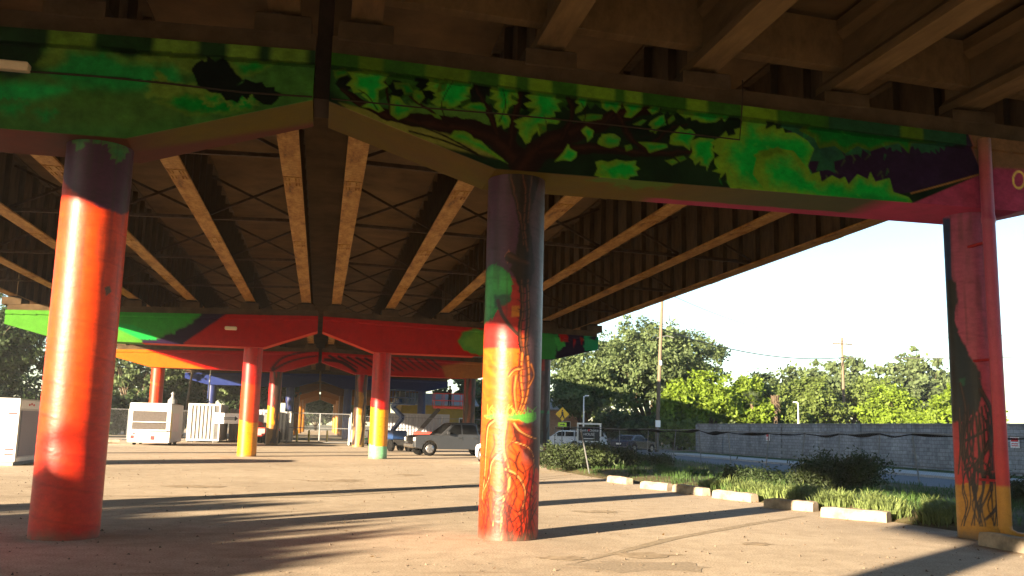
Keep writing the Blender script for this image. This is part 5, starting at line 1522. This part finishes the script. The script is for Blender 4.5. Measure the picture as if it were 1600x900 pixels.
# red telehandler peeking out right of the first yellow column
t = thing('telehandler', 'red telehandler half hidden behind the first yellow column', 'machine', (-4.3, 76.3, 0), math.radians(70))
MB().chbox(-1.5, 1.5, -.7, .7, .6, 1.25, .08).build('chassis', 'lift_red', t)
MB().chbox(-.3, .7, -.72, -.05, 1.25, 2.4, .08).build('cab', 'machine_dark', t)
MB().bar((-1.3, .35, 1.7), (1.9, .35, 1.2), .28, .3).build('boom', 'lift_red', t)
for xx in (-1.0, 1.0):
    for yy in (-.85, .55):
        w = MB().lathe([(.2, 0), (.52, .02), (.52, .3), (.2, .32)], (xx, yy, .52), axis='y', n=18).build('wheel', 'tyre_rubber', t)

# blue boom lift behind the mint banded column
t = thing('boom_lift', 'blue folded boom lift between the banded column and the truck', 'lift', (5.0, 62, 0), math.radians(-70))
MB().chbox(-.95, .95, -.6, .6, .35, .75, .06).build('chassis', 'machine_dark', t)
MB().chbox(-.8, .6, -.5, .5, .76, 1.35, .06).build('turntable', 'lift_blue', t)
for a, b_ in (((-.7, 0, 1.3), (.9, 0, 2.2)), ((.9, .02, 2.2), (-.8, .02, 2.9)), ((-.8, -.02, 2.9), (.5, -.02, 3.3))): MB().bar(a, b_, .2, .24).build('boom', 'lift_blue', t)
bk = MB()
for z in (3.1, 3.5, 4.0):
    for a, b_ in (((.3, -.7, z), (1.2, -.7, z)), ((.3, .7, z), (1.2, .7, z)), ((.3, -.7, z), (.3, .7, z)), ((1.2, -.7, z), (1.2, .7, z))): bk.tube([a, b_], .025, 6)
for xx in (.3, .75, 1.2):
    for yy in (-.7, 0, .7): 
        if (xx, yy) != (.75, 0): bk.tube([(xx, yy, 3.05), (xx, yy, 4.0)], .025, 6)
bk.box(.3, 1.2, -.7, .7, 3.03, 3.07); bk.build('basket', 'lift_blue', t)
MB().chbox(.55, .8, -.2, .2, 3.5, 3.95, .03).build('control_box', 'machine_dark', t)
for xx in (-.65, .65):
    for yy in (-.78, .5): MB().lathe([(.15, 0), (.38, .02), (.38, .26), (.15, .28)], (xx, yy, .38), axis='y', n=16).build('wheel', 'tyre_rubber', t)

# red platform lift with a person
t = thing('platform_lift', 'red railed work platform raised behind the silver truck', 'lift', (9.1, 79.5, 0))
MB().chbox(-1.2, .8, -.6, .6, .4, 1.2, .06).build('base', 'lift_red', t)
MB().bar((-.9, 0, 1.1), (.9, 0, 3.2), .28, .32).build('arm', 'machine_dark', t)
MB().chbox(.4, 3.6, -.7, .7, 3.22, 3.42, .03).build('deck', 'lift_red', t)
rl = MB()
for z in (3.9, 4.5):
    for a, b_ in (((.4, -.68, z), (3.6, -.68, z)), ((.4, .68, z), (3.6, .68, z)), ((.4, -.68, z), (.4, .68, z)), ((3.6, -.68, z), (3.6, .68, z))): rl.tube([a, b_], .03, 6)
for xx in (.4, 1.2, 2.0, 2.8, 3.6):
    for yy in (-.68, .68): rl.tube([(xx, yy, 3.4), (xx, yy, 4.5)], .03, 6)
rl.build('railing', 'lift_red', t)
for xx in (-.85, .5):
    for yy in (-.78, .5): MB().lathe([(.15, 0), (.4, .02), (.4, .26), (.15, .28)], (xx, yy, .4), axis='y', n=16).build('wheel', 'tyre_rubber', t)

def person(label, loc, rz):
    t = thing('person', label, 'person', loc, rz)
    J = {'pel': (0, 0, .95, .15, .11), 'wai': (0, .01, 1.12, .14, .10), 'che': (0, .0, 1.34, .17, .12), 'nec': (0, .01, 1.50, .06, .06), 'hd0': (0, .03, 1.58, .075, .085), 'hd1': (0, .03, 1.70, .085, .1),
         'hl': (.10, 0, .90, .095, .095), 'kl': (.12, .04, .50, .065, .065), 'al': (.13, 0, .09, .045, .05), 'tl': (.14, .15, .04, .04, .03),
         'hr': (-.10, 0, .90, .095, .095), 'kr': (-.13, .03, .50, .065, .065), 'ar': (-.14, -.03, .09, .045, .05), 'tr': (-.15, .12, .04, .04, .03),
         'sl': (.21, 0, 1.43, .06, .06), 'el': (.30, .08, 1.17, .045, .045), 'wl': (.24, .33, 1.10, .032, .032), 'fl': (.22, .42, 1.09, .028, .018),
         'sr': (-.21, 0, 1.43, .06, .06), 'er': (-.31, .08, 1.18, .045, .045), 'wr': (-.24, .33, 1.10, .032, .032), 'fr': (-.22, .42, 1.09, .028, .018)}
    E_ = [('pel', 'wai'), ('wai', 'che'), ('che', 'nec'), ('nec', 'hd0'), ('hd0', 'hd1'), ('pel', 'hl'), ('hl', 'kl'), ('kl', 'al'), ('al', 'tl'), ('pel', 'hr'), ('hr', 'kr'), ('kr', 'ar'), ('ar', 'tr'),
          ('che', 'sl'), ('sl', 'el'), ('el', 'wl'), ('wl', 'fl'), ('che', 'sr'), ('sr', 'er'), ('er', 'wr'), ('wr', 'fr')]
    ks = list(J); me = bpy.data.meshes.new('body')
    me.from_pydata([J[k][:3] for k in ks], [(ks.index(a), ks.index(b_)) for a, b_ in E_], [])
    o = link('body', me, t)
    sk = o.modifiers.new('skin', 'SKIN'); sk.use_smooth_shade = True
    for i, k in enumerate(ks):
        d = me.skin_vertices[0].data[i]; d.radius = J[k][3:5]; d.use_root = (k == 'pel')
    sb = o.modifiers.new('sub', 'SUBSURF'); sb.levels = 1; sb.render_levels = 1
    me.materials.append(M['clothes_dark'])
    # face and hands show as skin, hair on top
    MB().lathe([(.01, -.125), (.05, -.115), (.078, -.05), (.085, .02), (.07, .08), (.02, .1)], (0, .035, 1.64), n=14).build('face', 'skin_tone', t)
    MB().lathe([(.094, 0), (.096, .05), (.08, .1), (.03, .125)], (0, .02, 1.66), n=14).build('hair', 'ink_black', t)
    for sx in (1, -1):
        h = MB(); h.chbox(sx*.22-.03, sx*.22+.03, .40, .48, 1.07, 1.105, .012)
        for k in range(4): h.tube([(sx*.22-.024+k*.016, .47, 1.09), (sx*.22-.024+k*.016, .52, 1.085), (sx*.22-.024+k*.016, .53, 1.055)], .0085, 6)
        h.tube([(sx*.19, .42, 1.09), (sx*.165, .46, 1.08), (sx*.17, .49, 1.065)], .009, 6)
        h.build('hand', 'skin_tone', t)
    return t
person('person in dark clothes standing on the red work platform', (10.9, 79.5, 3.42), math.radians(120))
# ------------------------------------------------------------------ vehicles (length along +x = forward, origin on the ground at mid length)
def arc(cx, cz, r, a0, a1, n=8): return [(cx+r*math.cos(math.radians(a0+(a1-a0)*i/n)), cz+r*math.sin(math.radians(a0+(a1-a0)*i/n))) for i in range(n+1)]
def wheel(parent, x, y, r, w, sgn):
    t = MB().lathe([(r*.62, -w/2), (r*.93, -w/2), (r, -w/2+.03), (r, w/2-.03), (r*.93, w/2), (r*.62, w/2)], (x, y, r), axis='y', n=26).build('wheel', 'tyre_rubber', parent)
    m = MB().lathe([(r*.64, -.02), (r*.62, .03), (r*.2, .0), (.02, .0)], (x, y+sgn*(w/2+.004), r), axis='y', n=20)
    for k in range(6):
        a = k*math.pi/3
        m.bar((x, y+sgn*(w/2+.02), r), (x+r*.58*math.cos(a), y+sgn*(w/2+.02), r+r*.58*math.sin(a)), .06, .02, up=(0, 1, 0))
    link('rim', m.mesh('rim', 'rim_metal'), t)
def vehicle(name, label, cat, loc, rz, paint, L, W, belt, roof, wb, fo, r, lower, cabin, windows, clear=.24, bed=None, group=None):
    """lower: profile points front to rear along the top edge; cabin: polygon above the belt; windows: list of polygons on the side"""
    t = thing(name, label, cat, loc, rz, group)
    xf = L/2-fo; xr = xf-wb
    bot = [(-L/2+.08, clear+.06)]+[(xr-r*1.22, clear)]+arc(xr, r, r*1.2, 180, 0)+[(xr+r*1.22, clear)]+[(xf-r*1.22, clear)]+arc(xf, r, r*1.2, 180, 0)+[(xf+r*1.22, clear), (L/2-.06, clear+.08)]
    prof = bot+lower
    def body(pr, y0w, taper_from, k, nm, mt, par, bev=.05):
        n = len(pr); vs = []
        for s_ in (-1, 1):
            for (x, z) in pr:
                y = y0w-max(0, z-taper_from)*k
                e = max(0, (abs(x)-L*.40)/(L*.10)); y -= .10*e*e
                vs.append((x, s_*y, z))
        fs = [tuple(range(n))[::-1], tuple(range(n, 2*n))]+[(i, (i+1) % n, (i+1) % n+n, i+n) for i in range(n)]
        m = MB().add(vs, fs); o = m.build(nm, mt, par)
        b = o.modifiers.new('bevel', 'BEVEL'); b.width = bev; b.segments = 3; b.limit_method = 'ANGLE'; b.angle_limit = .6; b.use_clamp_overlap = True
        for p in o.data.polygons: p.use_smooth = True
        o.modifiers.new('wn', 'WEIGHTED_NORMAL')
        return o
    bo = body(prof, W/2, .75, .06, 'body', paint, t)
    cab = body(cabin, W/2-.05, belt, .30, 'cabin', paint, t, .06)
    for wpoly in windows:
        for s_ in (-1, 1):
            vs = []
            for d_ in (0, -.05):
                for (x, z) in wpoly:
                    vs.append((x, s_*(W/2-.05-max(0, z-belt)*.30+.012+d_), z))
            n = len(wpoly)
            fs = [tuple(range(n)), tuple(range(2*n-1, n-1, -1))]+[(i, (i+1) % n, (i+1) % n+n, i+n) for i in range(n)]
            link('window', MB().add(vs, fs).mesh('window', 'glass_dark'), cab)
    # windscreen and rear window from the cabin's sloping edges
    top = max(z for x, z in cabin)
    for sgn, nm in ((1, 'windscreen'), (-1, 'rear_window')):
        lo = max((p for p in cabin if p[1] < belt+.12), key=lambda p: sgn*p[0]); hi = max((p for p in cabin if p[1] > top-.12), key=lambda p: sgn*p[0])
        a = Vector((lo[0], 0, lo[1])); b = Vector((hi[0], 0, hi[1])); d = (b-a); a2 = a+d*.12; b2 = a+d*.90
        nrm = Vector((sgn*abs(d.z), 0, abs(d.x)*1.0)).normalized()*.014
        vs = []
        for q in (a2, b2):
            y = W/2-.05-max(0, q.z-belt)*.30-.09
            vs += [(q.x+nrm.x, -y, q.z+nrm.z), (q.x+nrm.x, y, q.z+nrm.z)]
        vs += [(v[0]-nrm.x*3, v[1], v[2]-nrm.z*3) for v in vs]
        link(nm, MB().add(vs, [(0, 1, 3, 2), (4, 6, 7, 5), (0, 4, 5, 1), (2, 3, 7, 6), (0, 2, 6, 4), (1, 5, 7, 3)]).mesh(nm, 'glass_dark'), cab)
    for x in (xf, xr):
        for s_ in (-1, 1): wheel(t, x, s_*(W/2-.14), r, .24, s_)
    zl = max(z for x, z in lower if x > L/2-.35) if any(x > L/2-.35 for x, z in lower) else .8
    for s_ in (-1, 1):
        MB().chbox(L/2-.16, L/2-.005, s_*(W/2-.30)-.16, s_*(W/2-.30)+.16, zl-.32, zl-.12, .02).build('headlight', 'lamp_clear', t)
        MB().chbox(-L/2+.02, -L/2+.14, s_*(W/2-.22)-.12, s_*(W/2-.22)+.12, zl-.25, zl+.08, .02).build('tail_light', 'lamp_red', t)
        MB().chbox(.9*(L/2-fo-.95)-.05, .9*(L/2-fo-.95)+.08, s_*(W/2+.12)-.10, s_*(W/2+.12)+.10, belt+.02, belt+.2, .03).build('mirror', paint, t)
    MB().chbox(L/2-.07, L/2+.06, -W/2+.22, W/2-.22, clear+.08, clear+.3, .03).build('front_bumper', 'chrome' if bed else paint, t)
    MB().chbox(L/2-.05, L/2+.02, -W/2+.42, W/2-.42, zl-.36, zl-.1, .02).build('grille', 'machine_dark', t)
    MB().chbox(-L/2-.05, -L/2+.09, -W/2+.2, W/2-.2, clear+.1, clear+.32, .03).build('rear_bumper', 'chrome' if bed else paint, t)
    MB().box(-L/2-.008, -L/2+.05, -.25, .25, clear+.42, clear+.55).build('number_plate', 'banner_white', t)
    return t
def truck():
    L, W = 5.85, 2.02
    lower = [(L/2-.02, .75), (L/2-.05, 1.05), (L/2-.3, 1.14), (1.35, 1.20), (-.95, 1.22), (-1.0, 1.24), (-L/2+.04, 1.24), (-L/2+.02, .7)]
    cabin = [(1.40, 1.17), (.55, 1.86), (.3, 1.92), (-.75, 1.93), (-.95, 1.86), (-1.05, 1.17)]
    wins = [[(1.05, 1.26), (.48, 1.78), (.08, 1.81), (.08, 1.26)], [(-.02, 1.26), (-.02, 1.81), (-.72, 1.80), (-.88, 1.70), (-.92, 1.26)]]
    t = vehicle('pickup_truck', 'silver crew cab pickup truck parked behind the tree column', 'truck', (7.95, 54.6, 0), math.radians(180+14), 'silver_paint', L, W, 1.2, 1.93, 3.6, .92, .40, lower, cabin, wins, .38, bed=True)
    for s_ in (-1, 1):
        for x in (.05, -.95): MB().box(x-.006, x+.006, s_*(W/2-.012), s_*(W/2-.002), .55, 1.18).build('door_seam', 'machine_dark', t)
        for x in (.2, -.75): MB().chbox(x-.11, x+.11, s_*(W/2-.01)-.03, s_*(W/2-.01)+.03, 1.04, 1.08, .01).build('door_handle', 'chrome', t)
    return t
truck()
SED_L = [(2.28, .62), (2.22, .72), (1.9, .82), (1.0, .93), (-1.5, .97), (-2.2, .95), (-2.3, .8), (-2.3, .5)]
SED_C = [(1.05, .91), (.25, 1.38), (.0, 1.43), (-.75, 1.44), (-1.1, 1.38), (-1.75, .95)]
SED_W = [[(.75, .99), (.2, 1.31), (-.25, 1.34), (-.25, .99)], [(-.33, .99), (-.33, 1.34), (-.85, 1.34), (-1.35, .99)]]
SUV_L = [(2.25, .7), (2.22, .9), (1.8, 1.02), (.95, 1.08), (-2.2, 1.12), (-2.3, 1.0), (-2.3, .55)]
SUV_C = [(1.0, 1.05), (.3, 1.58), (.0, 1.66), (-1.9, 1.66), (-2.05, 1.6), (-2.25, 1.10)]
SUV_W = [[(.72, 1.14), (.22, 1.52), (-.3, 1.55), (-.3, 1.14)], [(-.38, 1.14), (-.38, 1.55), (-1.15, 1.55), (-1.15, 1.14)], [(-1.23, 1.14), (-1.23, 1.55), (-1.8, 1.53), (-1.98, 1.14)]]
def sedan(label, loc, rz, paint): return vehicle('parked_car', label, 'car', loc, rz, paint, 4.6, 1.82, .95, 1.44, 2.7, .92, .325, SED_L, SED_C, SED_W, .2, group='cars parked beyond the lot')
def suv(label, loc, rz, paint): return vehicle('parked_car', label, 'car', loc, rz, paint, 4.6, 1.86, 1.1, 1.66, 2.7, .9, .36, SUV_L, SUV_C, SUV_W, .24, group='cars parked beyond the lot')
p = on_ground(990, 706)
sedan('navy sedan standing on the road by the wooden utility pole', (p[0]+.3, p[1]+.8, -.03), math.radians(38), 'navy_paint')
sedan('white car hidden behind the tree column, red tail light showing', (8.85, 44.1, 0), math.radians(98), 'car_white_paint')
p = on_ground(868, 700); suv('white car seen just right of the thin dark column', (p[0]+.6, p[1], -.03), math.radians(160), 'car_white_paint')
p = on_ground(912, 699); suv('white car parked behind the black sign', (p[0], p[1], -.03), math.radians(165), 'car_white_paint')
p = on_ground(955, 698); sedan('silver grey car between the black sign and the navy sedan', (p[0], p[1]+3, -.03), math.radians(170), 'car_grey_paint')

# ------------------------------------------------------------------ poles, wires, signs
def utility_pole(label, x, y, h, lean=(0, 0), arm=True, can=False, r=.16):
    t = thing('utility_pole', label, 'utility pole', (x, y, -.1), group='wooden utility poles')
    top = (lean[0], lean[1], h)
    MB().tube([(0, 0, 0), (lean[0]*.5, lean[1]*.5, h*.5), top], [r*1.15, r, r*.75], 12).build('pole', 'wood_pole', t)
    if arm:
        a = MB(); a.bar((top[0]-1.25, top[1]-.1, h-.75), (top[0]+1.25, top[1]-.1, h-.75), .11, .13)
        a.build('crossarm', 'wood_pole', t)
        for k in (-1.1, -.5, .5, 1.1): MB().lathe([(.05, 0), (.08, .05), (.05, .1), (.07, .15), (.02, .2)], (top[0]+k, top[1]-.1, h-.68), n=10).build('insulator', 'roof_grey', t)
        for s_ in (-1, 1): MB().bar((top[0], top[1]-.1, h-1.5), (top[0]+s_*.8, top[1]-.1, h-.8), .04, .03).build('brace', 'galvanised', t)
    if can:
        MB().lathe([(.12, 0), (.26, .06), (.28, .9), (.2, 1.0), (.04, 1.05)], (top[0]*.9+.42, -.05, h-3.1), n=16).build('transformer', 'white_metal', t)
        MB().tube([(0, 0, h-4.6), (.9, -.1, h-4.35), (1.5, -.2, h-4.5)], .03, 6).build('bracket', 'galvanised', t)
        MB().lathe([(.172, 0), (.172, .4)], (lean[0]*.6, 0, h*.52), n=14).build('white_band', 'white_metal', t)
    return t
utility_pole('tall wooden utility pole with grey transformer by the road corner', 28.45, 76, 14.5, (.55, 0), arm=False, can=True)
utility_pole('wooden utility pole with crossarm rising from the yellow trees', 57.9, 95, 13.0)
utility_pole('thin wooden pole left of the white container', -13.1, 95, 8.2, (.7, 0), arm=False, r=.12)
def street_lamp(label, x, y, h, s_=1):
    t = thing('street_lamp', label, 'street lamp', (x, y, 0), group='street lamps')
    MB().tube([(0, 0, 0), (0, 0, h*.5), (0, 0, h)], [.09, .075, .05], 10).build('pole', 'white_metal', t)
    MB().tube([(0, 0, h-.15), (s_*.15, 0, h), (s_*.3, 0, h)], .03, 6).build('arm', 'white_metal', t)
    MB().chbox(s_*.3-.18, s_*.3+.18, -.12, .12, h-.02, h+.1, .03).build('lamp_head', 'white_metal', t)
    MB().lathe([(.16, 0), (.16, .15), (.09, .2)], n=12).build('base', 'roof_grey', t)
street_lamp('slim white lamp pole rising behind the black sign', 24.5, 85, 4.9)
street_lamp('slim lamp pole above the wall right of the dead palm', 46.2, 84, 4.9, -1)
street_lamp('lamp pole between orange column and white container', -11.3, 99, 7.2, -1)
def wire(label, A, B, sag, r=.022):
    m = MB(); P = []
    for k in range(25):
        f = k/24; P.append((A[0]+(B[0]-A[0])*f, A[1]+(B[1]-A[1])*f, A[2]+(B[2]-A[2])*f-4*sag*f*(1-f)))
    m.tube(P, r, 5)
    tag(m.build('power_line', 'wire_black', None), label, 'wire', 'power lines')
wire('lower power line sagging between the two utility poles', (28.9, 76, 10.6), (57.9, 94.7, 10.6), 1.0, .05)
wire('lower power line running right from the crossarm pole', (57.9, 94.7, 10.6), (92, 62, 11.5), .7, .05)
wire('upper power line across the sky from the crossarm pole', (56.8, 94.9, 12.4), (95, 55, 14.2), .6, .03)
wire('faint top power line under the bridge edge', (29.0, 76, 14.0), (56.8, 94.9, 12.4), .9, .02)
wire('power line crossing behind the glossy red column', (-13.0, 95, 6.4), (-40, 60, 7.6), .6, .03)

t = thing('crossing_sign', 'yellow diamond pedestrian sign with lime plaque beside the dark column', 'sign', (21.1, 80, 0), math.radians(-8))
MB().tube([(0, .05, 0), (0, .05, 3.5)], .04, 8).build('post', 'galvanised', t)
d = .62
MB().prism([(-d, 3.05), (0, 3.05-d), (d, 3.05), (0, 3.05+d)], -.02, .0).build('plate', 'sign_yellow', t)
f = MB(); f.lathe([(.07, 0), (.09, .07), (.05, .14)], (0, -.0, 0), n=10)
fig = MB(); fig.prism([(-.07, 3.30), (.05, 3.30), (.05, 3.42), (-.07, 3.42)], -.028, -.021)
fig.prism([(-.10, 3.27), (.08, 3.27), (.10, 2.98), (.22, 2.68), (.12, 2.66), (.0, 2.92), (-.14, 2.66), (-.24, 2.68), (-.08, 3.0)], -.028, -.021); fig.build('walking_figure', 'ink_black', t)
MB().box(-.38, .38, -.02, .0, 1.95, 2.32).build('plaque', 'sign_lime', t)
MB().prism([(-.2, 2.1), (.1, 2.1), (.1, 2.03), (.25, 2.13), (.1, 2.24), (.1, 2.17), (-.2, 2.17)], -.028, -.021).build('arrow', 'ink_black', t)

def text(body, size, x, z, mat, parent, y=-.03, align='CENTER'):
    c = bpy.data.curves.new('lettering', 'FONT'); c.body = body; c.size = size; c.align_x = align; c.extrude = .002
    tmp = bpy.data.objects.new('lettering_curve', c); COL.objects.link(tmp)
    me = bpy.data.meshes.new_from_object(tmp.evaluated_get(bpy.context.evaluated_depsgraph_get())); COL.objects.unlink(tmp); bpy.data.objects.remove(tmp)
    me.materials.clear(); me.materials.append(M[mat]); o = bpy.data.objects.new('lettering', me); COL.objects.link(o)
    o.parent = parent; o.location = (x, y, z); o.rotation_euler = (math.pi/2, 0, 0)
    return o
t = thing('church_sign', 'black sign with white lettering in a white frame by the shrubs', 'sign', (16.9, 60, 0), math.radians(-6))
for xx in (0, 1.54): MB().box(xx-.05, xx+.05, -.05, .05, -.05, 2.05).build('post', 'white_metal', t)
MB().box(.051, 1.489, -.025, .025, .98, 1.92).build('panel', 'ink_black', t)
MB().box(-.05, 1.59, -.055, .055, 2.051, 2.16).build('top_board', 'white_metal', t)
MB().box(.051, 1.489, -.04, .04, .90, .975).build('bottom_board', 'white_metal', t)
text("God's Choice", .23, .77, 1.60, 'banner_white', t); text('HOUSE', .24, .77, 1.33, 'banner_white', t)
MB().box(.4, 1.15, -.032, -.026, 1.10, 1.15).build('print_line', 'banner_white', t)
MB().box(.68, .82, -.036, -.0325, 1.62, 1.80).build('red_emblem', 'red_mark', t)
t = thing('notice_sign', 'small white notice on a thin post left of the wooden pole', 'sign', (28.0, 74.5, 0))
MB().tube([(0, 0, 0), (0, 0, 2.5)], .025, 8).build('post', 'galvanised', t)
MB().box(-.22, .22, -.045, -.026, 2.1, 2.66).build('plate', 'banner_white', t)

# ------------------------------------------------------------------ houses and sheds in the distance
def house(label, x, y, w, d, h, rh, wall, roof, rz=0, nwin=2, name='house'):
    t = thing(name, label, 'building', (x, y, 0), rz, group='buildings around the lot')
    MB().box(0, w, 0, d, -.1, h).build('wall', wall, t)
    P = [(-.4, h-.02), (w+.4, h-.02), (w+.4, h+.12), (w*.5, h+rh), (-.4, h+.12)]
    # ridge along x: gable at the sides
    Q = [(-.4, h+.001), (d+.4, h+.001), (d+.4, h+.12), (d*.5, h+rh), (-.4, h+.12)]
    MB().prism(Q, -.4, w+.4, axis='x').build('roof', roof, t)
    for k in range(nwin):
        xx = w*(k+.5)/nwin-.45
        o = MB().box(xx, xx+.9, -.05, -.001, h*.38, h*.38+1.2).build('window', 'white_metal', t)
        link('pane', MB().box(xx+.08, xx+.82, -.06, -.0505, h*.38+.08, h*.38+1.12).mesh('pane', 'glass_dark'), o)
    o = MB().box(w-1.4, w-.5, -.04, -.001, 0, 2.05).build('door', 'roof_grey', t)
    link('handle', MB().box(w-1.32, w-1.24, -.09, -.0405, 1.0, 1.05).mesh('handle', 'chrome'), o)
    return t
house('brick house with grey roof seen right of the tree column', 22.5, 101, 6.2, 8, 3.8, 1.5, 'brick_wall', 'roof_grey')
house('yellow shed with grey metal roof behind the work platform', 9.5, 112, 9, 9, 4.2, 1.6, 'shed_yellow', 'roof_grey', nwin=3, name='shed')
for i, (x, lab) in enumerate([(-1.9, 'left'), (-.9, 'centre'), (.7, 'right')]):
    t = thing('bollard', 'yellow bollard beyond the gate, '+lab+' of three', 'bollard', (x, 84+i, 0), group='yellow bollards beyond the gate')
    MB().lathe([(.09, 0), (.09, 1.0), (.06, 1.07), (.01, 1.1)], n=12).build('post', 'yellow_mark', t)
    MB().lathe([(.14, 0), (.14, .04), (.09, .06)], n=12).build('base', 'roof_grey', t)

# ------------------------------------------------------------------ loose gravel, leaves and litter on the lot
def gravel(n, seed):
    r_ = np.random.default_rng(seed)
    y = 7.5+38*r_.random(n)**1.8; x = -9+20*r_.random(n)
    keep = x < np.array([edge_x(b) for b in y])-.05
    x, y = x[keep], y[keep]; n = len(x)
    sz = .006+.020*r_.random(n)**3
    base = np.array([(1, 0, 0), (-.5, .87, 0), (-.5, -.87, 0), (.1, .05, .9)])
    a = r_.random(n)*6.28
    ca, sa = np.cos(a), np.sin(a)
    v = np.zeros((n, 4, 3))
    for k in range(4):
        b = base[k]*(1+.35*r_.normal(size=(n, 3)))
        v[:, k, 0] = x+sz*(b[:, 0]*ca-b[:, 1]*sa); v[:, k, 1] = y+sz*(b[:, 0]*sa+b[:, 1]*ca); v[:, k, 2] = .001+np.maximum(0, sz*b[:, 2])
    o = np.arange(n)[:, None]*4
    f = np.concatenate([o+np.array([[0, 1, 3]]), o+np.array([[1, 2, 3]]), o+np.array([[2, 0, 3]])], 0)
    tag(link('gravel', np_mesh('gravel', v.reshape(-1, 3), f, 'gravel_stone')), 'loose gravel and grit scattered over the parking lot', 'gravel', kind='stuff')
simple('gravel_stone', (.12, .095, .07), .95, .5, 9)
gravel(4500, 71)
def dead_leaves(n, seed):
    r_ = np.random.default_rng(seed)
    y = 11+30*r_.random(n)**1.4
    x = np.array([edge_x(b) for b in y])-np.abs(r_.normal(size=n))*.45+.15
    m = r_.random(n) < .25; x = np.where(m, -6+16*r_.random(n), x)
    a = r_.random(n)*6.28; s1 = .016+.022*r_.random(n)
    d = np.stack([np.cos(a), np.sin(a), .35*r_.normal(size=n)], -1)*s1[:, None]; e = np.stack([-np.sin(a), np.cos(a), .4*r_.normal(size=n)], -1)*s1[:, None]*.5
    p_ = np.stack([x, y, np.full(n, .022)], -1)
    v = np.stack([p_-d, p_+e, p_+d, p_-e], 1); v[..., 2] = np.maximum(v[..., 2], .004)
    tag(link('dead_leaves', np_mesh('dead_leaves', v.reshape(-1, 3), np.arange(4*n).reshape(n, 4), 'dead_leaf')), 'dry brown leaves lying along the row of wheel stops', 'leaves', kind='stuff')
leaf('dead_leaf', (.16, .09, .035), .2)
dead_leaves(380, 72)

# ------------------------------------------------------------------ thin summer haze round the whole place
m, n, l, p = base_mat('haze_air')
n.remove(p)
pv = n.new('ShaderNodeVolumePrincipled')
pv.inputs['Color'].default_value = (.93, .96, 1.0, 1)
pv.inputs['Density'].default_value = .0003
pv.inputs['Anisotropy'].default_value = .2
l.new(pv.outputs[0], n['Material Output'].inputs['Volume'])
MB_h = MB().box(-300, 400, -120, 420, -1.2, 17.5)
tag(MB_h.build('haze', 'haze_air'), 'thin pale summer haze filling the air', 'haze', kind='stuff')
